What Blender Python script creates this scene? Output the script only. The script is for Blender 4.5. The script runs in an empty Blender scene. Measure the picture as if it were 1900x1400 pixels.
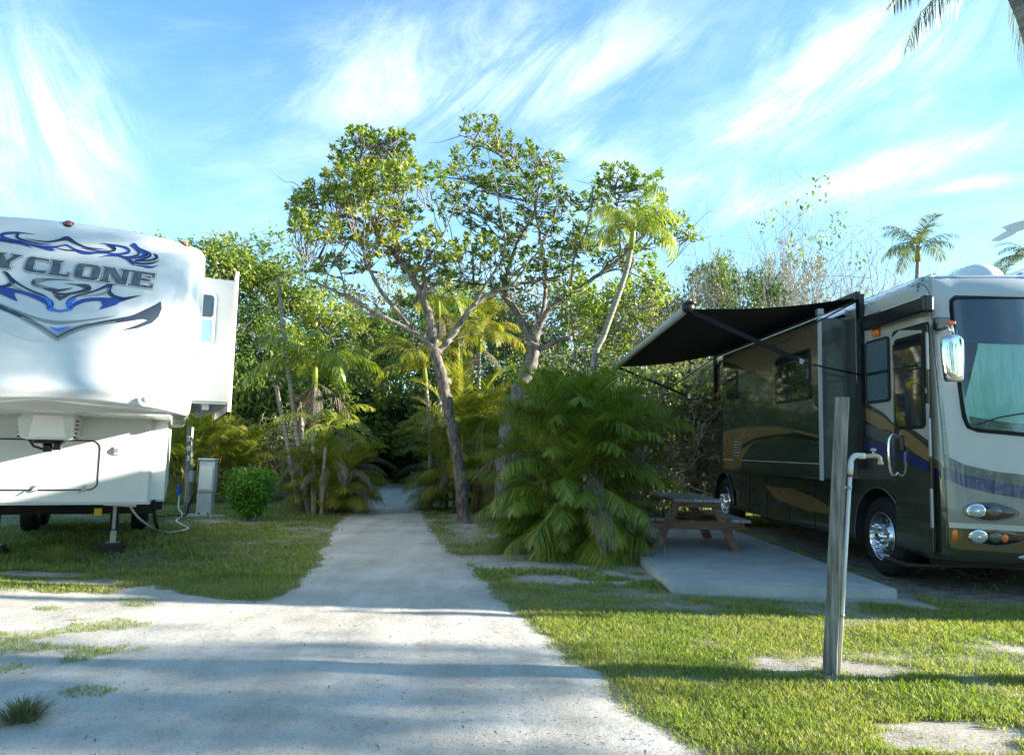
import bpy, bmesh, math, random
import numpy as np
from mathutils import Vector, Matrix
from mathutils.bvhtree import BVHTree
from mathutils.geometry import tessellate_polygon
R = math.radians
rnd = random.Random(7)
C = bpy.context.scene.collection
scene = bpy.context.scene
# ------------------------------------------------------------------ camera
F = 1380.0; W, H = 1900, 1400
CAM_H = 1.5; PITCH = math.atan(132.5/F); ROLL = 0.025
cam_rot = Matrix.Rotation(math.pi/2 + PITCH, 3, 'X') @ Matrix.Rotation(ROLL, 3, 'Z')
cam = bpy.data.cameras.new('camera'); cam_o = bpy.data.objects.new('camera', cam); C.objects.link(cam_o)
cam_o.location = (0, 0, CAM_H); cam_o.rotation_euler = cam_rot.to_euler()
cam.sensor_fit = 'HORIZONTAL'; cam.sensor_width = 36; cam.lens = 36*F/W
cam.clip_start = 0.05; cam.clip_end = 3000
scene.camera = cam_o
CAM = Vector((0, 0, CAM_H))
def ray(px, py):
    return (cam_rot @ Vector(((px-W/2)/F, -(py-H/2)/F, -1))).normalized()
def P(px, py, Y):
    d = ray(px, py); return CAM + d*(Y/d.y)
def G(px, py, z=0.0):
    d = ray(px, py); return CAM + d*((z-CAM_H)/d.z)
# ------------------------------------------------------------------ tags
def tag(o, label=None, cat=None, group=None, kind=None):
    if label: o['label'] = label
    if cat: o['category'] = cat
    if group: o['group'] = group
    if kind: o['kind'] = kind
    return o
def empty(name, loc, rz=0.0, label=None, cat=None, group=None):
    o = bpy.data.objects.new(name, None); C.objects.link(o)
    o.location = loc; o.rotation_euler = (0, 0, rz); o.empty_display_size = .2
    o['_m'] = 0
    tag(o, label, cat, group); del o['_m']
    return o
def wmat(o):
    m = Matrix.LocRotScale(o.location, o.rotation_euler, o.scale)
    return wmat(o.parent) @ m if o.parent else m
def copy_tree(o, parent=None):
    c = o.copy(); C.objects.link(c)
    if parent: c.parent = parent
    for ch in list(o.children): copy_tree(ch, c)
    return c
# ------------------------------------------------------------------ materials
def nodes(m):
    m.use_nodes = True; nt = m.node_tree
    return nt, nt.nodes, nt.links, nt.nodes.get('Principled BSDF')
def mat(name, col, rough=.5, metal=0, coat=0, spec=.5, bump=0, bscale=30, vary=0, vscale=3, col2=None, bdist=.01):
    m = bpy.data.materials.new(name); nt, N, L, b = nodes(m)
    b.inputs['Base Color'].default_value = (*col, 1); b.inputs['Roughness'].default_value = rough
    b.inputs['Metallic'].default_value = metal; b.inputs['Coat Weight'].default_value = coat
    b.inputs['Coat Roughness'].default_value = .04
    b.inputs['Specular IOR Level'].default_value = spec
    tc = N.new('ShaderNodeTexCoord')
    if vary or col2:
        n = N.new('ShaderNodeTexNoise'); n.inputs['Scale'].default_value = vscale; n.inputs['Detail'].default_value = 8; n.inputs['Roughness'].default_value = .65
        L.new(tc.outputs['Object'], n.inputs['Vector'])
        r = N.new('ShaderNodeValToRGB'); L.new(n.outputs['Fac'], r.inputs['Fac'])
        c2 = col2 or tuple(c*(1-vary) for c in col)
        r.color_ramp.elements[0].position = .35; r.color_ramp.elements[1].position = .68
        r.color_ramp.elements[0].color = (*c2, 1); r.color_ramp.elements[1].color = (*col, 1)
        L.new(r.outputs['Color'], b.inputs['Base Color'])
    if bump:
        n = N.new('ShaderNodeTexNoise'); n.inputs['Scale'].default_value = bscale; n.inputs['Detail'].default_value = 6
        L.new(tc.outputs['Object'], n.inputs['Vector'])
        bp = N.new('ShaderNodeBump'); bp.inputs['Strength'].default_value = bump; bp.inputs['Distance'].default_value = bdist
        L.new(n.outputs['Fac'], bp.inputs['Height']); L.new(bp.outputs['Normal'], b.inputs['Normal'])
    return m
def leaf_mat(name, cols, trans=.35, rough=.42, spec=.4, nscale=.6):
    """per-leaf random colour between the given leaf colours"""
    m = bpy.data.materials.new(name); nt, N, L, b = nodes(m)
    g = N.new('ShaderNodeNewGeometry'); tc = N.new('ShaderNodeTexCoord')
    n = N.new('ShaderNodeTexNoise'); n.inputs['Scale'].default_value = nscale; L.new(tc.outputs['Object'], n.inputs['Vector'])
    oi = N.new('ShaderNodeObjectInfo')
    a = N.new('ShaderNodeMath'); a.operation = 'MULTIPLY_ADD'; L.new(n.outputs['Fac'], a.inputs[0]); a.inputs[1].default_value = .9; 
    s = N.new('ShaderNodeMath'); s.operation = 'MULTIPLY_ADD'; L.new(g.outputs['Random Per Island'], s.inputs[0]); s.inputs[1].default_value = .62; s.inputs[2].default_value = -.26
    L.new(s.outputs[0], a.inputs[2])
    s2 = N.new('ShaderNodeMath'); s2.operation = 'MULTIPLY_ADD'; L.new(oi.outputs['Random'], s2.inputs[0]); s2.inputs[1].default_value = .2; L.new(a.outputs[0], s2.inputs[2])
    r = N.new('ShaderNodeValToRGB'); L.new(s2.outputs[0], r.inputs['Fac'])
    el = r.color_ramp.elements
    el[0].position = .1; el[0].color = (*cols[0], 1); el[1].position = .95; el[1].color = (*cols[-1], 1)
    for i, c in enumerate(cols[1:-1]):
        e = el.new(.1+.85*(i+1)/(len(cols)-1)); e.color = (*c, 1)
    L.new(r.outputs['Color'], b.inputs['Base Color'])
    b.inputs['Roughness'].default_value = rough; b.inputs['Specular IOR Level'].default_value = spec
    t = N.new('ShaderNodeBsdfTranslucent')
    mx = N.new('ShaderNodeMixRGB'); mx.blend_type = 'MULTIPLY'; mx.inputs['Fac'].default_value = 1
    mx.inputs['Color2'].default_value = (1.25, 1.35, .45, 1); L.new(r.outputs['Color'], mx.inputs['Color1']); L.new(mx.outputs['Color'], t.inputs['Color'])
    ms = N.new('ShaderNodeMixShader'); ms.inputs['Fac'].default_value = trans
    L.new(b.outputs[0], ms.inputs[1]); L.new(t.outputs[0], ms.inputs[2])
    L.new(ms.outputs[0], N['Material Output'].inputs['Surface'])
    return m
def bark_mat(name, c1, c2, scale=(14, 14, 3), bump=.8):
    m = bpy.data.materials.new(name); nt, N, L, b = nodes(m)
    tc = N.new('ShaderNodeTexCoord'); mp = N.new('ShaderNodeMapping'); mp.inputs['Scale'].default_value = scale
    L.new(tc.outputs['Object'], mp.inputs['Vector'])
    n = N.new('ShaderNodeTexNoise'); n.inputs['Scale'].default_value = 1; n.inputs['Detail'].default_value = 8; n.inputs['Roughness'].default_value = .7; L.new(mp.outputs[0], n.inputs['Vector'])
    r = N.new('ShaderNodeValToRGB'); r.color_ramp.elements[0].position = .38; r.color_ramp.elements[1].position = .62
    r.color_ramp.elements[0].color = (*c1, 1); r.color_ramp.elements[1].color = (*c2, 1)
    L.new(n.outputs['Fac'], r.inputs['Fac']); L.new(r.outputs['Color'], b.inputs['Base Color'])
    b.inputs['Roughness'].default_value = .9; b.inputs['Specular IOR Level'].default_value = .2
    bp = N.new('ShaderNodeBump'); bp.inputs['Strength'].default_value = bump; bp.inputs['Distance'].default_value = .02
    L.new(n.outputs['Fac'], bp.inputs['Height']); L.new(bp.outputs['Normal'], b.inputs['Normal'])
    return m
# ------------------------------------------------------------------ mesh builder
class MB:
    def __init__(s): s.v = []; s.f = []; s.m = []; s.sm = []
    def add(s, vs, fs, mi=0, smooth=False):
        o = len(s.v); s.v += [Vector(v) for v in vs]
        for f in fs: s.f.append([i+o for i in f]); s.m.append(mi); s.sm.append(smooth)
        return s
    def box(s, lo, hi, mi=0, M=None, bev=0.0):
        lo = Vector(lo); hi = Vector(hi)
        if bev:
            b = bmesh.new(); bmesh.ops.create_cube(b, size=1)
            for v in b.verts: v.co = Vector([(lo[i]+hi[i])/2 + v.co[i]*(hi[i]-lo[i]) for i in range(3)])
            bmesh.ops.bevel(b, geom=b.edges[:], offset=bev, segments=2, profile=.5, affect='EDGES')
            vs = [v.co.copy() for v in b.verts]; fs = [[v.index for v in f.verts] for f in b.faces]; b.free()
        else:
            vs = [Vector((x, y, z)) for x in (lo.x, hi.x) for y in (lo.y, hi.y) for z in (lo.z, hi.z)]
            fs = [(0,1,3,2),(4,6,7,5),(0,4,5,1),(2,3,7,6),(0,2,6,4),(1,5,7,3)]
        if M: vs = [M @ v for v in vs]
        return s.add(vs, fs, mi)
    def beam(s, p0, p1, w, h, up=(0,0,1), mi=0, bev=0.0):
        p0 = Vector(p0); p1 = Vector(p1); d = p1-p0; L = d.length; y = d.normalized()
        x = y.cross(Vector(up))
        if x.length < 1e-4: x = y.cross(Vector((1,0,0)))
        x.normalize(); z = x.cross(y)
        M = Matrix(((x.x, y.x, z.x, p0.x), (x.y, y.y, z.y, p0.y), (x.z, y.z, z.z, p0.z), (0,0,0,1)))
        return s.box((-w/2, 0, -h/2), (w/2, L, h/2), mi, M, bev)
    def tube(s, pts, rad, n=8, mi=0, cap=True, smooth=True):
        pts = [Vector(p) for p in pts]; k = len(pts)
        if not hasattr(rad, '__len__'): rad = [rad]*k
        T = [(pts[min(i+1, k-1)]-pts[max(i-1, 0)]).normalized() for i in range(k)]
        a = T[0].cross(Vector((0, 0, 1)))
        if a.length < .05: a = T[0].cross(Vector((1, 0, 0)))
        a.normalize(); vs = []; fs = []
        for i in range(k):
            a = (a - T[i]*a.dot(T[i])).normalized(); b = T[i].cross(a)
            for j in range(n):
                t = 2*math.pi*j/n; vs.append(pts[i]+(a*math.cos(t)+b*math.sin(t))*rad[i])
        for i in range(k-1):
            for j in range(n):
                fs.append((i*n+j, i*n+(j+1) % n, (i+1)*n+(j+1) % n, (i+1)*n+j))
        s.add(vs, fs, mi, smooth)
        if cap: o = len(s.v)-k*n; s.f.append([o+j for j in range(n)][::-1]); s.m.append(mi); s.sm.append(False); s.f.append([o+(k-1)*n+j for j in range(n)]); s.m.append(mi); s.sm.append(False)
        return s
    def lathe(s, prof, c, axis, n=32, mi=0, smooth=True):
        """prof: list of (radius, along)"""
        c = Vector(c); ax = Vector(axis).normalized(); a = ax.cross(Vector((0,0,1)))
        if a.length < .05: a = ax.cross(Vector((1,0,0)))
        a.normalize(); b = ax.cross(a); vs = []; fs = []
        for r, h in prof:
            for j in range(n):
                t = 2*math.pi*j/n; vs.append(c+ax*h+(a*math.cos(t)+b*math.sin(t))*max(r, 1e-4))
        for i in range(len(prof)-1):
            for j in range(n): fs.append((i*n+j, i*n+(j+1) % n, (i+1)*n+(j+1) % n, (i+1)*n+j))
        return s.add(vs, fs, mi, smooth)
    def ell(s, c, r, mi=0, n=16, m=10, M=None):
        vs = []; fs = []
        for i in range(m+1):
            p = math.pi*i/m
            for j in range(n):
                t = 2*math.pi*j/n
                v = Vector((r[0]*math.sin(p)*math.cos(t), r[1]*math.sin(p)*math.sin(t), r[2]*math.cos(p)))
                if M: v = M @ v
                vs.append(v+Vector(c))
        for i in range(m):
            for j in range(n): fs.append((i*n+j, (i+1)*n+j, (i+1)*n+(j+1) % n, i*n+(j+1) % n))
        return s.add(vs, fs, mi, True)
    def prism(s, poly, d, mi=0):
        """poly: list of 3D points (planar), extruded by vector d"""
        n = len(poly); p = [Vector(q) for q in poly]; d = Vector(d)
        vs = p+[q+d for q in p]
        fs = [list(range(n))[::-1], [n+i for i in range(n)]]+[(i, (i+1) % n, n+(i+1) % n, n+i) for i in range(n)]
        return s.add(vs, fs, mi)
    def build(s, name, mats, parent=None, world=False, recalc=True):
        me = bpy.data.meshes.new(name); vs = s.v
        if world and parent:
            Mi = wmat(parent).inverted(); vs = [Mi @ v for v in vs]
        me.from_pydata([tuple(v) for v in vs], [], s.f)
        if not isinstance(mats, (list, tuple)): mats = [mats]
        for m in mats: me.materials.append(m)
        me.polygons.foreach_set('material_index', s.m); me.polygons.foreach_set('use_smooth', s.sm)
        if recalc:
            b = bmesh.new(); b.from_mesh(me); bmesh.ops.remove_doubles(b, verts=b.verts, dist=1e-5)
            bmesh.ops.recalc_face_normals(b, faces=b.faces); b.to_mesh(me); b.free()
        me.update()
        o = bpy.data.objects.new(name, me); C.objects.link(o)
        if parent: o.parent = parent
        return o
def np_mesh(name, V, Q, mats, parent=None, offset=None, mi=None, smooth=False):
    """V (n,3) float, Q (m,k) int"""
    V = np.asarray(V, dtype=np.float32)
    if offset is not None: V = V - np.array(offset, dtype=np.float32)
    Q = np.asarray(Q, dtype=np.int32); k = Q.shape[1]; m = len(Q)
    me = bpy.data.meshes.new(name); me.vertices.add(len(V)); me.vertices.foreach_set('co', V.ravel())
    me.loops.add(m*k); me.loops.foreach_set('vertex_index', Q.ravel())
    me.polygons.add(m); me.polygons.foreach_set('loop_start', np.arange(0, m*k, k, dtype=np.int32))
    if not isinstance(mats, (list, tuple)): mats = [mats]
    for q in mats: me.materials.append(q)
    if mi is not None: me.polygons.foreach_set('material_index', np.asarray(mi, dtype=np.int32))
    me.polygons.foreach_set('use_smooth', np.full(m, smooth))
    me.update(calc_edges=True)
    o = bpy.data.objects.new(name, me); C.objects.link(o)
    if parent: o.parent = parent
    return o
def catmull(pts, sub=8, closed=False):
    P_ = [tuple(p) for p in pts]; n = len(P_); out = []
    rng = range(n if closed else n-1)
    for i in rng:
        if closed: a, b, c, d = P_[(i-1) % n], P_[i], P_[(i+1) % n], P_[(i+2) % n]
        else: a, b, c, d = P_[max(i-1, 0)], P_[i], P_[i+1], P_[min(i+2, n-1)]
        for k in range(sub):
            t = k/sub
            out.append(tuple(.5*((2*b[j])+(-a[j]+c[j])*t+(2*a[j]-5*b[j]+4*c[j]-d[j])*t*t+(-a[j]+3*b[j]-3*c[j]+d[j])*t**3) for j in range(len(b))))
    if not closed: out.append(P_[-1])
    return out
def bvh_of(objs):
    vs = []; fs = []
    for o in objs:
        M = wmat(o); k = len(vs)
        vs += [M @ v.co for v in o.data.vertices]; fs += [[i+k for i in p.vertices] for p in o.data.polygons]
    return BVHTree.FromPolygons(vs, fs)
def stroke_tris(pts, sub=6):
    c = catmull(pts, sub); L = []; Rr = []
    for i, p in enumerate(c):
        a = c[max(i-1, 0)]; b = c[min(i+1, len(c)-1)]; dx, dy = b[0]-a[0], b[1]-a[1]; l = math.hypot(dx, dy) or 1
        w = max(p[2], .15)/2; L.append((p[0]-dy/l*w, p[1]+dx/l*w)); Rr.append((p[0]+dy/l*w, p[1]-dx/l*w))
    v = L+Rr; n = len(L); f = []
    for i in range(n-1): f += [(i, i+1, n+i+1), (i, n+i+1, n+i)]
    return v, f
def poly_tris(loops):
    t = tessellate_polygon([[Vector((x, y, 0)) for x, y in lp] for lp in loops])
    v = [p for lp in loops for p in lp]
    return v, [tuple(x) for x in t]
def decal(name, shapes, bvh, mats, parent, off=.0025, maxlen=9.0):
    """shapes: list of (verts2d, tris, mat_index, layer). Points are looked up on the body surface and laid on it as thin film."""
    b = bmesh.new(); lay = b.verts.layers.float.new('l')
    for v2, tr, mi, layer in shapes:
        bs = [b.verts.new((x, y, 0)) for x, y in v2]
        for q in bs: q[lay] = layer
        for t in tr:
            try: f = b.faces.new([bs[i] for i in t]); f.material_index = mi
            except ValueError: pass
    for ax in (0, 1):
        lo = min(v.co[ax] for v in b.verts); hi = max(v.co[ax] for v in b.verts); k = int((hi-lo)/maxlen)
        for i in range(1, k+1):
            pc = [0, 0, 0]; pn = [0, 0, 0]; pc[ax] = lo+(hi-lo)*i/(k+1); pn[ax] = 1
            bmesh.ops.bisect_plane(b, geom=b.verts[:]+b.edges[:]+b.faces[:], dist=1e-4, plane_co=pc, plane_no=pn)
    bmesh.ops.triangulate(b, faces=b.faces)
    Mi = wmat(parent).inverted(); dead = []
    for v in b.verts:
        d = ray(v.co.x, v.co.y); h = bvh.ray_cast(CAM, d)
        if h[0] is None: dead.append(v); continue
        nrm = h[1] if h[1].dot(d) < 0 else -h[1]
        v.co = Mi @ (h[0]+nrm*(off*v[lay]))
    if dead: bmesh.ops.delete(b, geom=dead, context='VERTS')
    bad = [f for f in b.faces if max(e.calc_length() for e in f.edges) > .6]
    if bad: bmesh.ops.delete(b, geom=bad, context='FACES')
    me = bpy.data.meshes.new(name); 
    for m in mats: me.materials.append(m)
    for f in b.faces: f.smooth = True
    b.to_mesh(me); b.free(); o = bpy.data.objects.new(name, me); C.objects.link(o); o.parent = parent
    return o
def wrap_body(plan, prof, inset_roof_z, close=True):
    """plan: list of (x,y,nx,ny,fw) ; prof: list of (z, inset, front_offset_y) -> MB grid"""
    mb = MB(); n = len(plan); vs = []; fs = []
    for z, ins, fo in prof:
        for (x, y, nx, ny, fw) in plan: vs.append((x-nx*ins, y-ny*ins+fo*fw, z))
    for i in range(len(prof)-1):
        for j in range(n-1): fs.append((i*n+j, i*n+j+1, (i+1)*n+j+1, (i+1)*n+j))
        if close: fs.append((i*n+n-1, i*n, (i+1)*n, (i+1)*n+n-1))
    mb.add(vs, fs, 0, True)
    if close:
        mb.add([], [], 0)
        mb.f.append(list(range(n))[::-1]); mb.m.append(0); mb.sm.append(False)
        k = (len(prof)-1)*n; mb.f.append([k+j for j in range(n)]); mb.m.append(0); mb.sm.append(False)
    return mb
STREAKS = [((430,190),(980,40),85,.58),((1210,400),(1660,10),80,.98),((620,240),(1330,0),75,.68),((980,250),(1290,350),55,.6),((1390,390),(1900,230),26,.8),((1480,190),(1950,40),55,.6),((1740,350),(1900,325),9,.9),((1560,120),(1900,-80),60,.5)]
SKYTINT = (.68, 1.05, 1.19, 1); CLOUDCOL = (7.2, 7.9, 8.4, 1); SKYS = .077; EXPO = 2.15
SHZ = 8.3
SIDEP = [(14.5, .9, 5.7)]
white_gel = mat('white gelcoat', (.63, .65, .65), .24, coat=.5, vary=.09, vscale=1.6)
white_alu = mat('white siding', (.60, .61, .60), .38, vary=.06, vscale=2)
white_plastic = mat('white plastic', (.8, .8, .79), .4)
black_rub = mat('black rubber', (.012, .012, .013), .75, spec=.3, bump=.3, bscale=60)
black_gloss = mat('black trim', (.01, .01, .012), .25)
dark_under = mat('underbody', (.015, .014, .013), .8)
chrome = mat('chrome', (.85, .87, .88), .06, metal=1)
alu = mat('polished aluminium', (.62, .64, .66), .2, metal=1, vary=.1, vscale=8)
steel = mat('galvanised steel', (.42, .44, .45), .45, metal=.7, vary=.15, vscale=20)
amber = mat('amber lens', (.75, .16, .02), .25, coat=.6)
red_amber = mat('dull amber lens', (.28, .07, .03), .3, coat=.5)
lens = mat('clear lens', (.36, .40, .42), .06, coat=1, spec=.9)
glass_dark = mat('dark window glass', (.012, .016, .018), .03, spec=1.0, coat=1)
glass_pale = mat('pale window glass', (.32, .46, .52), .06, coat=1)
glass_smoke = mat('smoke window glass', (.05, .085, .1), .05, coat=1)
navy = mat('navy decal', (.012, .02, .07), .3, coat=.4)
blue = mat('blue decal', (.012, .045, .28), .3, coat=.4)
lblue = mat('light blue decal', (.03, .18, .75), .3, coat=.4)
grayd = mat('grey decal', (.24, .26, .27), .35, coat=.3)
charc = mat('charcoal decal', (.03, .04, .055), .3, coat=.4)
paleg = mat('pale grey decal', (.55, .58, .57), .35)
letter = mat('letter metal', (.12, .14, .16), .35, coat=.4, vary=.7, vscale=22)
letter_edge = mat('letter edge', (.13, .13, .14), .35)
letter_ring = mat('letter ring', (.78, .8, .8), .3)
def wood_mat(name, c1, c2, sc=(30, 30, 2.2)):
    m = bark_mat(name, c1, c2, sc, .35); return m
grey_wood = wood_mat('weathered wood', (.11, .10, .085), (.34, .32, .28))
table_wood = wood_mat('table wood', (.13, .07, .045), (.27, .16, .11), (3, 26, 26))
table_top_wood = wood_mat('table top wood', (.2, .19, .17), (.38, .37, .34), (26, 3, 26))
pvc = mat('pvc pipe', (.72, .72, .68), .35, vary=.12, vscale=14)
brass = mat('brass valve', (.48, .44, .36), .4, metal=.7)
box_grey = mat('pedestal paint', (.42, .5, .52), .45, vary=.1, vscale=5)
panel_pale = mat('pale panel', (.6, .68, .66), .35)
blue_plastic = mat('blue plastic', (.03, .12, .45), .4)
yellow = mat('yellow sign', (.8, .55, .03), .5)
block_mat = mat('jack block', (.05, .035, .03), .8, vary=.4, vscale=12)
hose_white = mat('white hose', (.8, .82, .8), .4)
canvas = mat('awning canvas', (.022, .024, .024), .8, bump=.15, bscale=120)
canvas_top = mat('awning roll cloth', (.33, .37, .33), .7, vary=.15, vscale=4)
greige = mat('greige paint', (.36, .345, .29), .42, metal=.1, coat=.35)
silver = mat('silver paint', (.50, .51, .48), .42, metal=.1, coat=.3)
dkgreen = mat('dark green paint', (.036, .038, .026), .12, coat=1, spec=.8)
tanp = mat('tan paint', (.26, .16, .06), .18, metal=.2, coat=1)
slategr = mat('slate paint', (.09, .10, .09), .2, metal=.2, coat=1)
bluep = mat('blue paint', (.013, .018, .10), .2, coat=1)
nearblack = mat('near black paint', (.008, .009, .012), .12, coat=1)
roof_white = mat('roof white', (.72, .73, .72), .5)
visor = mat('dark visor', (.022, .032, .075), .3, col2=(.012, .018, .05), vscale=2)
curtain = bark_mat('pale teal curtain', (.27, .50, .46), (.38, .61, .56), (16, 16, .5), .3)
def win_glass():
    m = bpy.data.materials.new('windscreen glass'); nt, N, L, b = nodes(m)
    g = N.new('ShaderNodeBsdfGlossy'); g.inputs['Roughness'].default_value = .02
    t = N.new('ShaderNodeBsdfTransparent'); t.inputs['Color'].default_value = (.82, .93, .9, 1)
    fr = N.new('ShaderNodeFresnel'); fr.inputs['IOR'].default_value = 1.6
    mx = N.new('ShaderNodeMixShader'); L.new(fr.outputs[0], mx.inputs[0]); L.new(t.outputs[0], mx.inputs[1]); L.new(g.outputs[0], mx.inputs[2])
    L.new(mx.outputs[0], N['Material Output'].inputs['Surface']); return m
windscreen = win_glass()
def concrete_mat():
    m = mat('concrete slab', (.43, .44, .42), .85, col2=(.30, .31, .295), vscale=2.6, bump=.25, bscale=90)
    return m
concrete = concrete_mat()
L_main = leaf_mat('sea almond leaf', [(0.05, 0.106, 0.022), (0.1, 0.175, 0.03), (0.188, 0.25, 0.037), (0.35, 0.338, 0.05)], .38)
L_mangrove = leaf_mat('mangrove leaf', [(.05,.095,.025),(.09,.15,.035),(.17,.225,.045),(.28,.29,.065)], .45)
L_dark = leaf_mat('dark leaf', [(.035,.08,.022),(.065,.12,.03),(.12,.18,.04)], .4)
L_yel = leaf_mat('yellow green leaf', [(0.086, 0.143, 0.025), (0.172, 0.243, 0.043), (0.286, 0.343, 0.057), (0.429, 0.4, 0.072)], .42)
L_grey = leaf_mat('grey green leaf', [(0.091, 0.111, 0.052), (0.156, 0.169, 0.085), (0.221, 0.221, 0.117)], .3)
L_areca = leaf_mat('areca leaf', [(.065, .12, .022), (.13, .205, .03), (.24, .30, .04), (.40, .33, .06)], .38, .38)
L_arecay = leaf_mat('golden areca leaf', [(0.069, 0.115, 0.018), (0.149, 0.196, 0.025), (0.276, 0.276, 0.034), (0.345, 0.276, 0.04)], .42, .4)
L_dry = leaf_mat('dry frond', [(.10, .075, .05), (.17, .14, .11), (.22, .2, .18)], .2, .8)
L_bright = leaf_mat('bright shrub leaf', [(.04, .14, .015), (.08, .22, .02), (.14, .3, .03)], .4)
L_coco = leaf_mat('coconut leaf', [(0.039, 0.072, 0.024), (0.072, 0.121, 0.031), (0.132, 0.165, 0.039), (0.22, 0.198, 0.066)], .35)
B_dark = bark_mat('dark bark', (.04, .034, .03), (.20, .175, .15), (22, 22, 7), 1.0)
B_grey = bark_mat('grey bark', (.085, .075, .065), (.27, .245, .21), (9, 9, 5))
B_pale = bark_mat('pale twig bark', (.20, .18, .15), (.40, .37, .32), (12, 12, 12), .4)
B_palm = bark_mat('ringed palm bark', (.14, .125, .10), (.34, .32, .27), (2, 2, 26), .5)
B_straw = bark_mat('straw stems', (.12, .09, .04), (.34, .28, .10), (10, 10, 4), .4)
# ------------------------------------------------------------------ plants
nr = np.random.RandomState(11)
def unit(a): return a/np.maximum(np.linalg.norm(a, axis=-1, keepdims=True), 1e-9)
def vnoise(x, y, seed=0):
    xi = np.floor(x).astype(np.int64); yi = np.floor(y).astype(np.int64); fx = x-xi; fy = y-yi
    def h(a, b):
        n = (a*374761393 + b*668265263 + seed*1442695041) & 0x7fffffff
        n = ((n ^ (n >> 13))*1274126177) & 0x7fffffff
        return ((n ^ (n >> 16)) & 0xffff)/65535.0
    sx = fx*fx*(3-2*fx); sy = fy*fy*(3-2*fy)
    return (h(xi, yi)*(1-sx)+h(xi+1, yi)*sx)*(1-sy)+(h(xi, yi+1)*(1-sx)+h(xi+1, yi+1)*sx)*sy
def fbm(x, y, oct=4, seed=0):
    s = 0; a = .5
    for i in range(oct): s = s+a*vnoise(x*2**i, y*2**i, seed+i); a *= .5
    return s/(1-.5**oct)
def leaves(pos, dirs, up, L, Wd, bend=.15):
    """pos,dirs,up (n,3); L,Wd (n,) -> two-quad pointed leaves"""
    n = len(pos); d = unit(dirs); s = unit(np.cross(d, up)); u = np.cross(s, d)
    L = L[:, None]; Wd = Wd[:, None]
    b = pos; m = pos+d*L*.55+u*L*bend; t = pos+d*L - u*L*bend*.3
    V = np.stack([b-s*Wd*.12, b+s*Wd*.12, m-s*Wd*.5, m+s*Wd*.5, t-s*Wd*.12, t+s*Wd*.12], 1).reshape(-1, 3)
    o = (np.arange(n)*6)[:, None]
    Q = np.concatenate([o+np.array([[0, 1, 3, 2]]), o+np.array([[2, 3, 5, 4]])], 1).reshape(-1, 4)
    return V, Q
def rosettes(cent, axis, k, L, spread=1.0, Wr=.42, rs=nr):
    n = len(cent); ax = unit(axis)
    a = unit(np.cross(ax, rs.normal(size=(n, 3)))); b = np.cross(ax, a)
    th = (np.arange(k)[None, :]*2.399+rs.rand(n, 1)*6.28)+rs.normal(size=(n, k))*.25
    tilt = (.25+rs.rand(n, k)*.75)*spread
    D = (a[:, None]*np.cos(th)[..., None]+b[:, None]*np.sin(th)[..., None])*np.sin(tilt*1.45)[..., None]+ax[:, None]*np.cos(tilt*1.45)[..., None]
    Pp = np.repeat(cent[:, None], k, 1); U = np.repeat(ax[:, None], k, 1)
    Ls = L*(.65+.55*rs.rand(n, k))
    D = D.reshape(-1, 3); Pp = Pp.reshape(-1, 3)+D*.02; U = U.reshape(-1, 3)+rs.normal(size=(n*k, 3))*.15
    Ls = Ls.ravel(); return leaves(Pp, D, U, Ls, Ls*Wr)
def join(lst):
    V = []; Q = []; o = 0
    for v, q in lst: V.append(v); Q.append(q+o); o += len(v)
    return np.concatenate(V), np.concatenate(Q)
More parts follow.
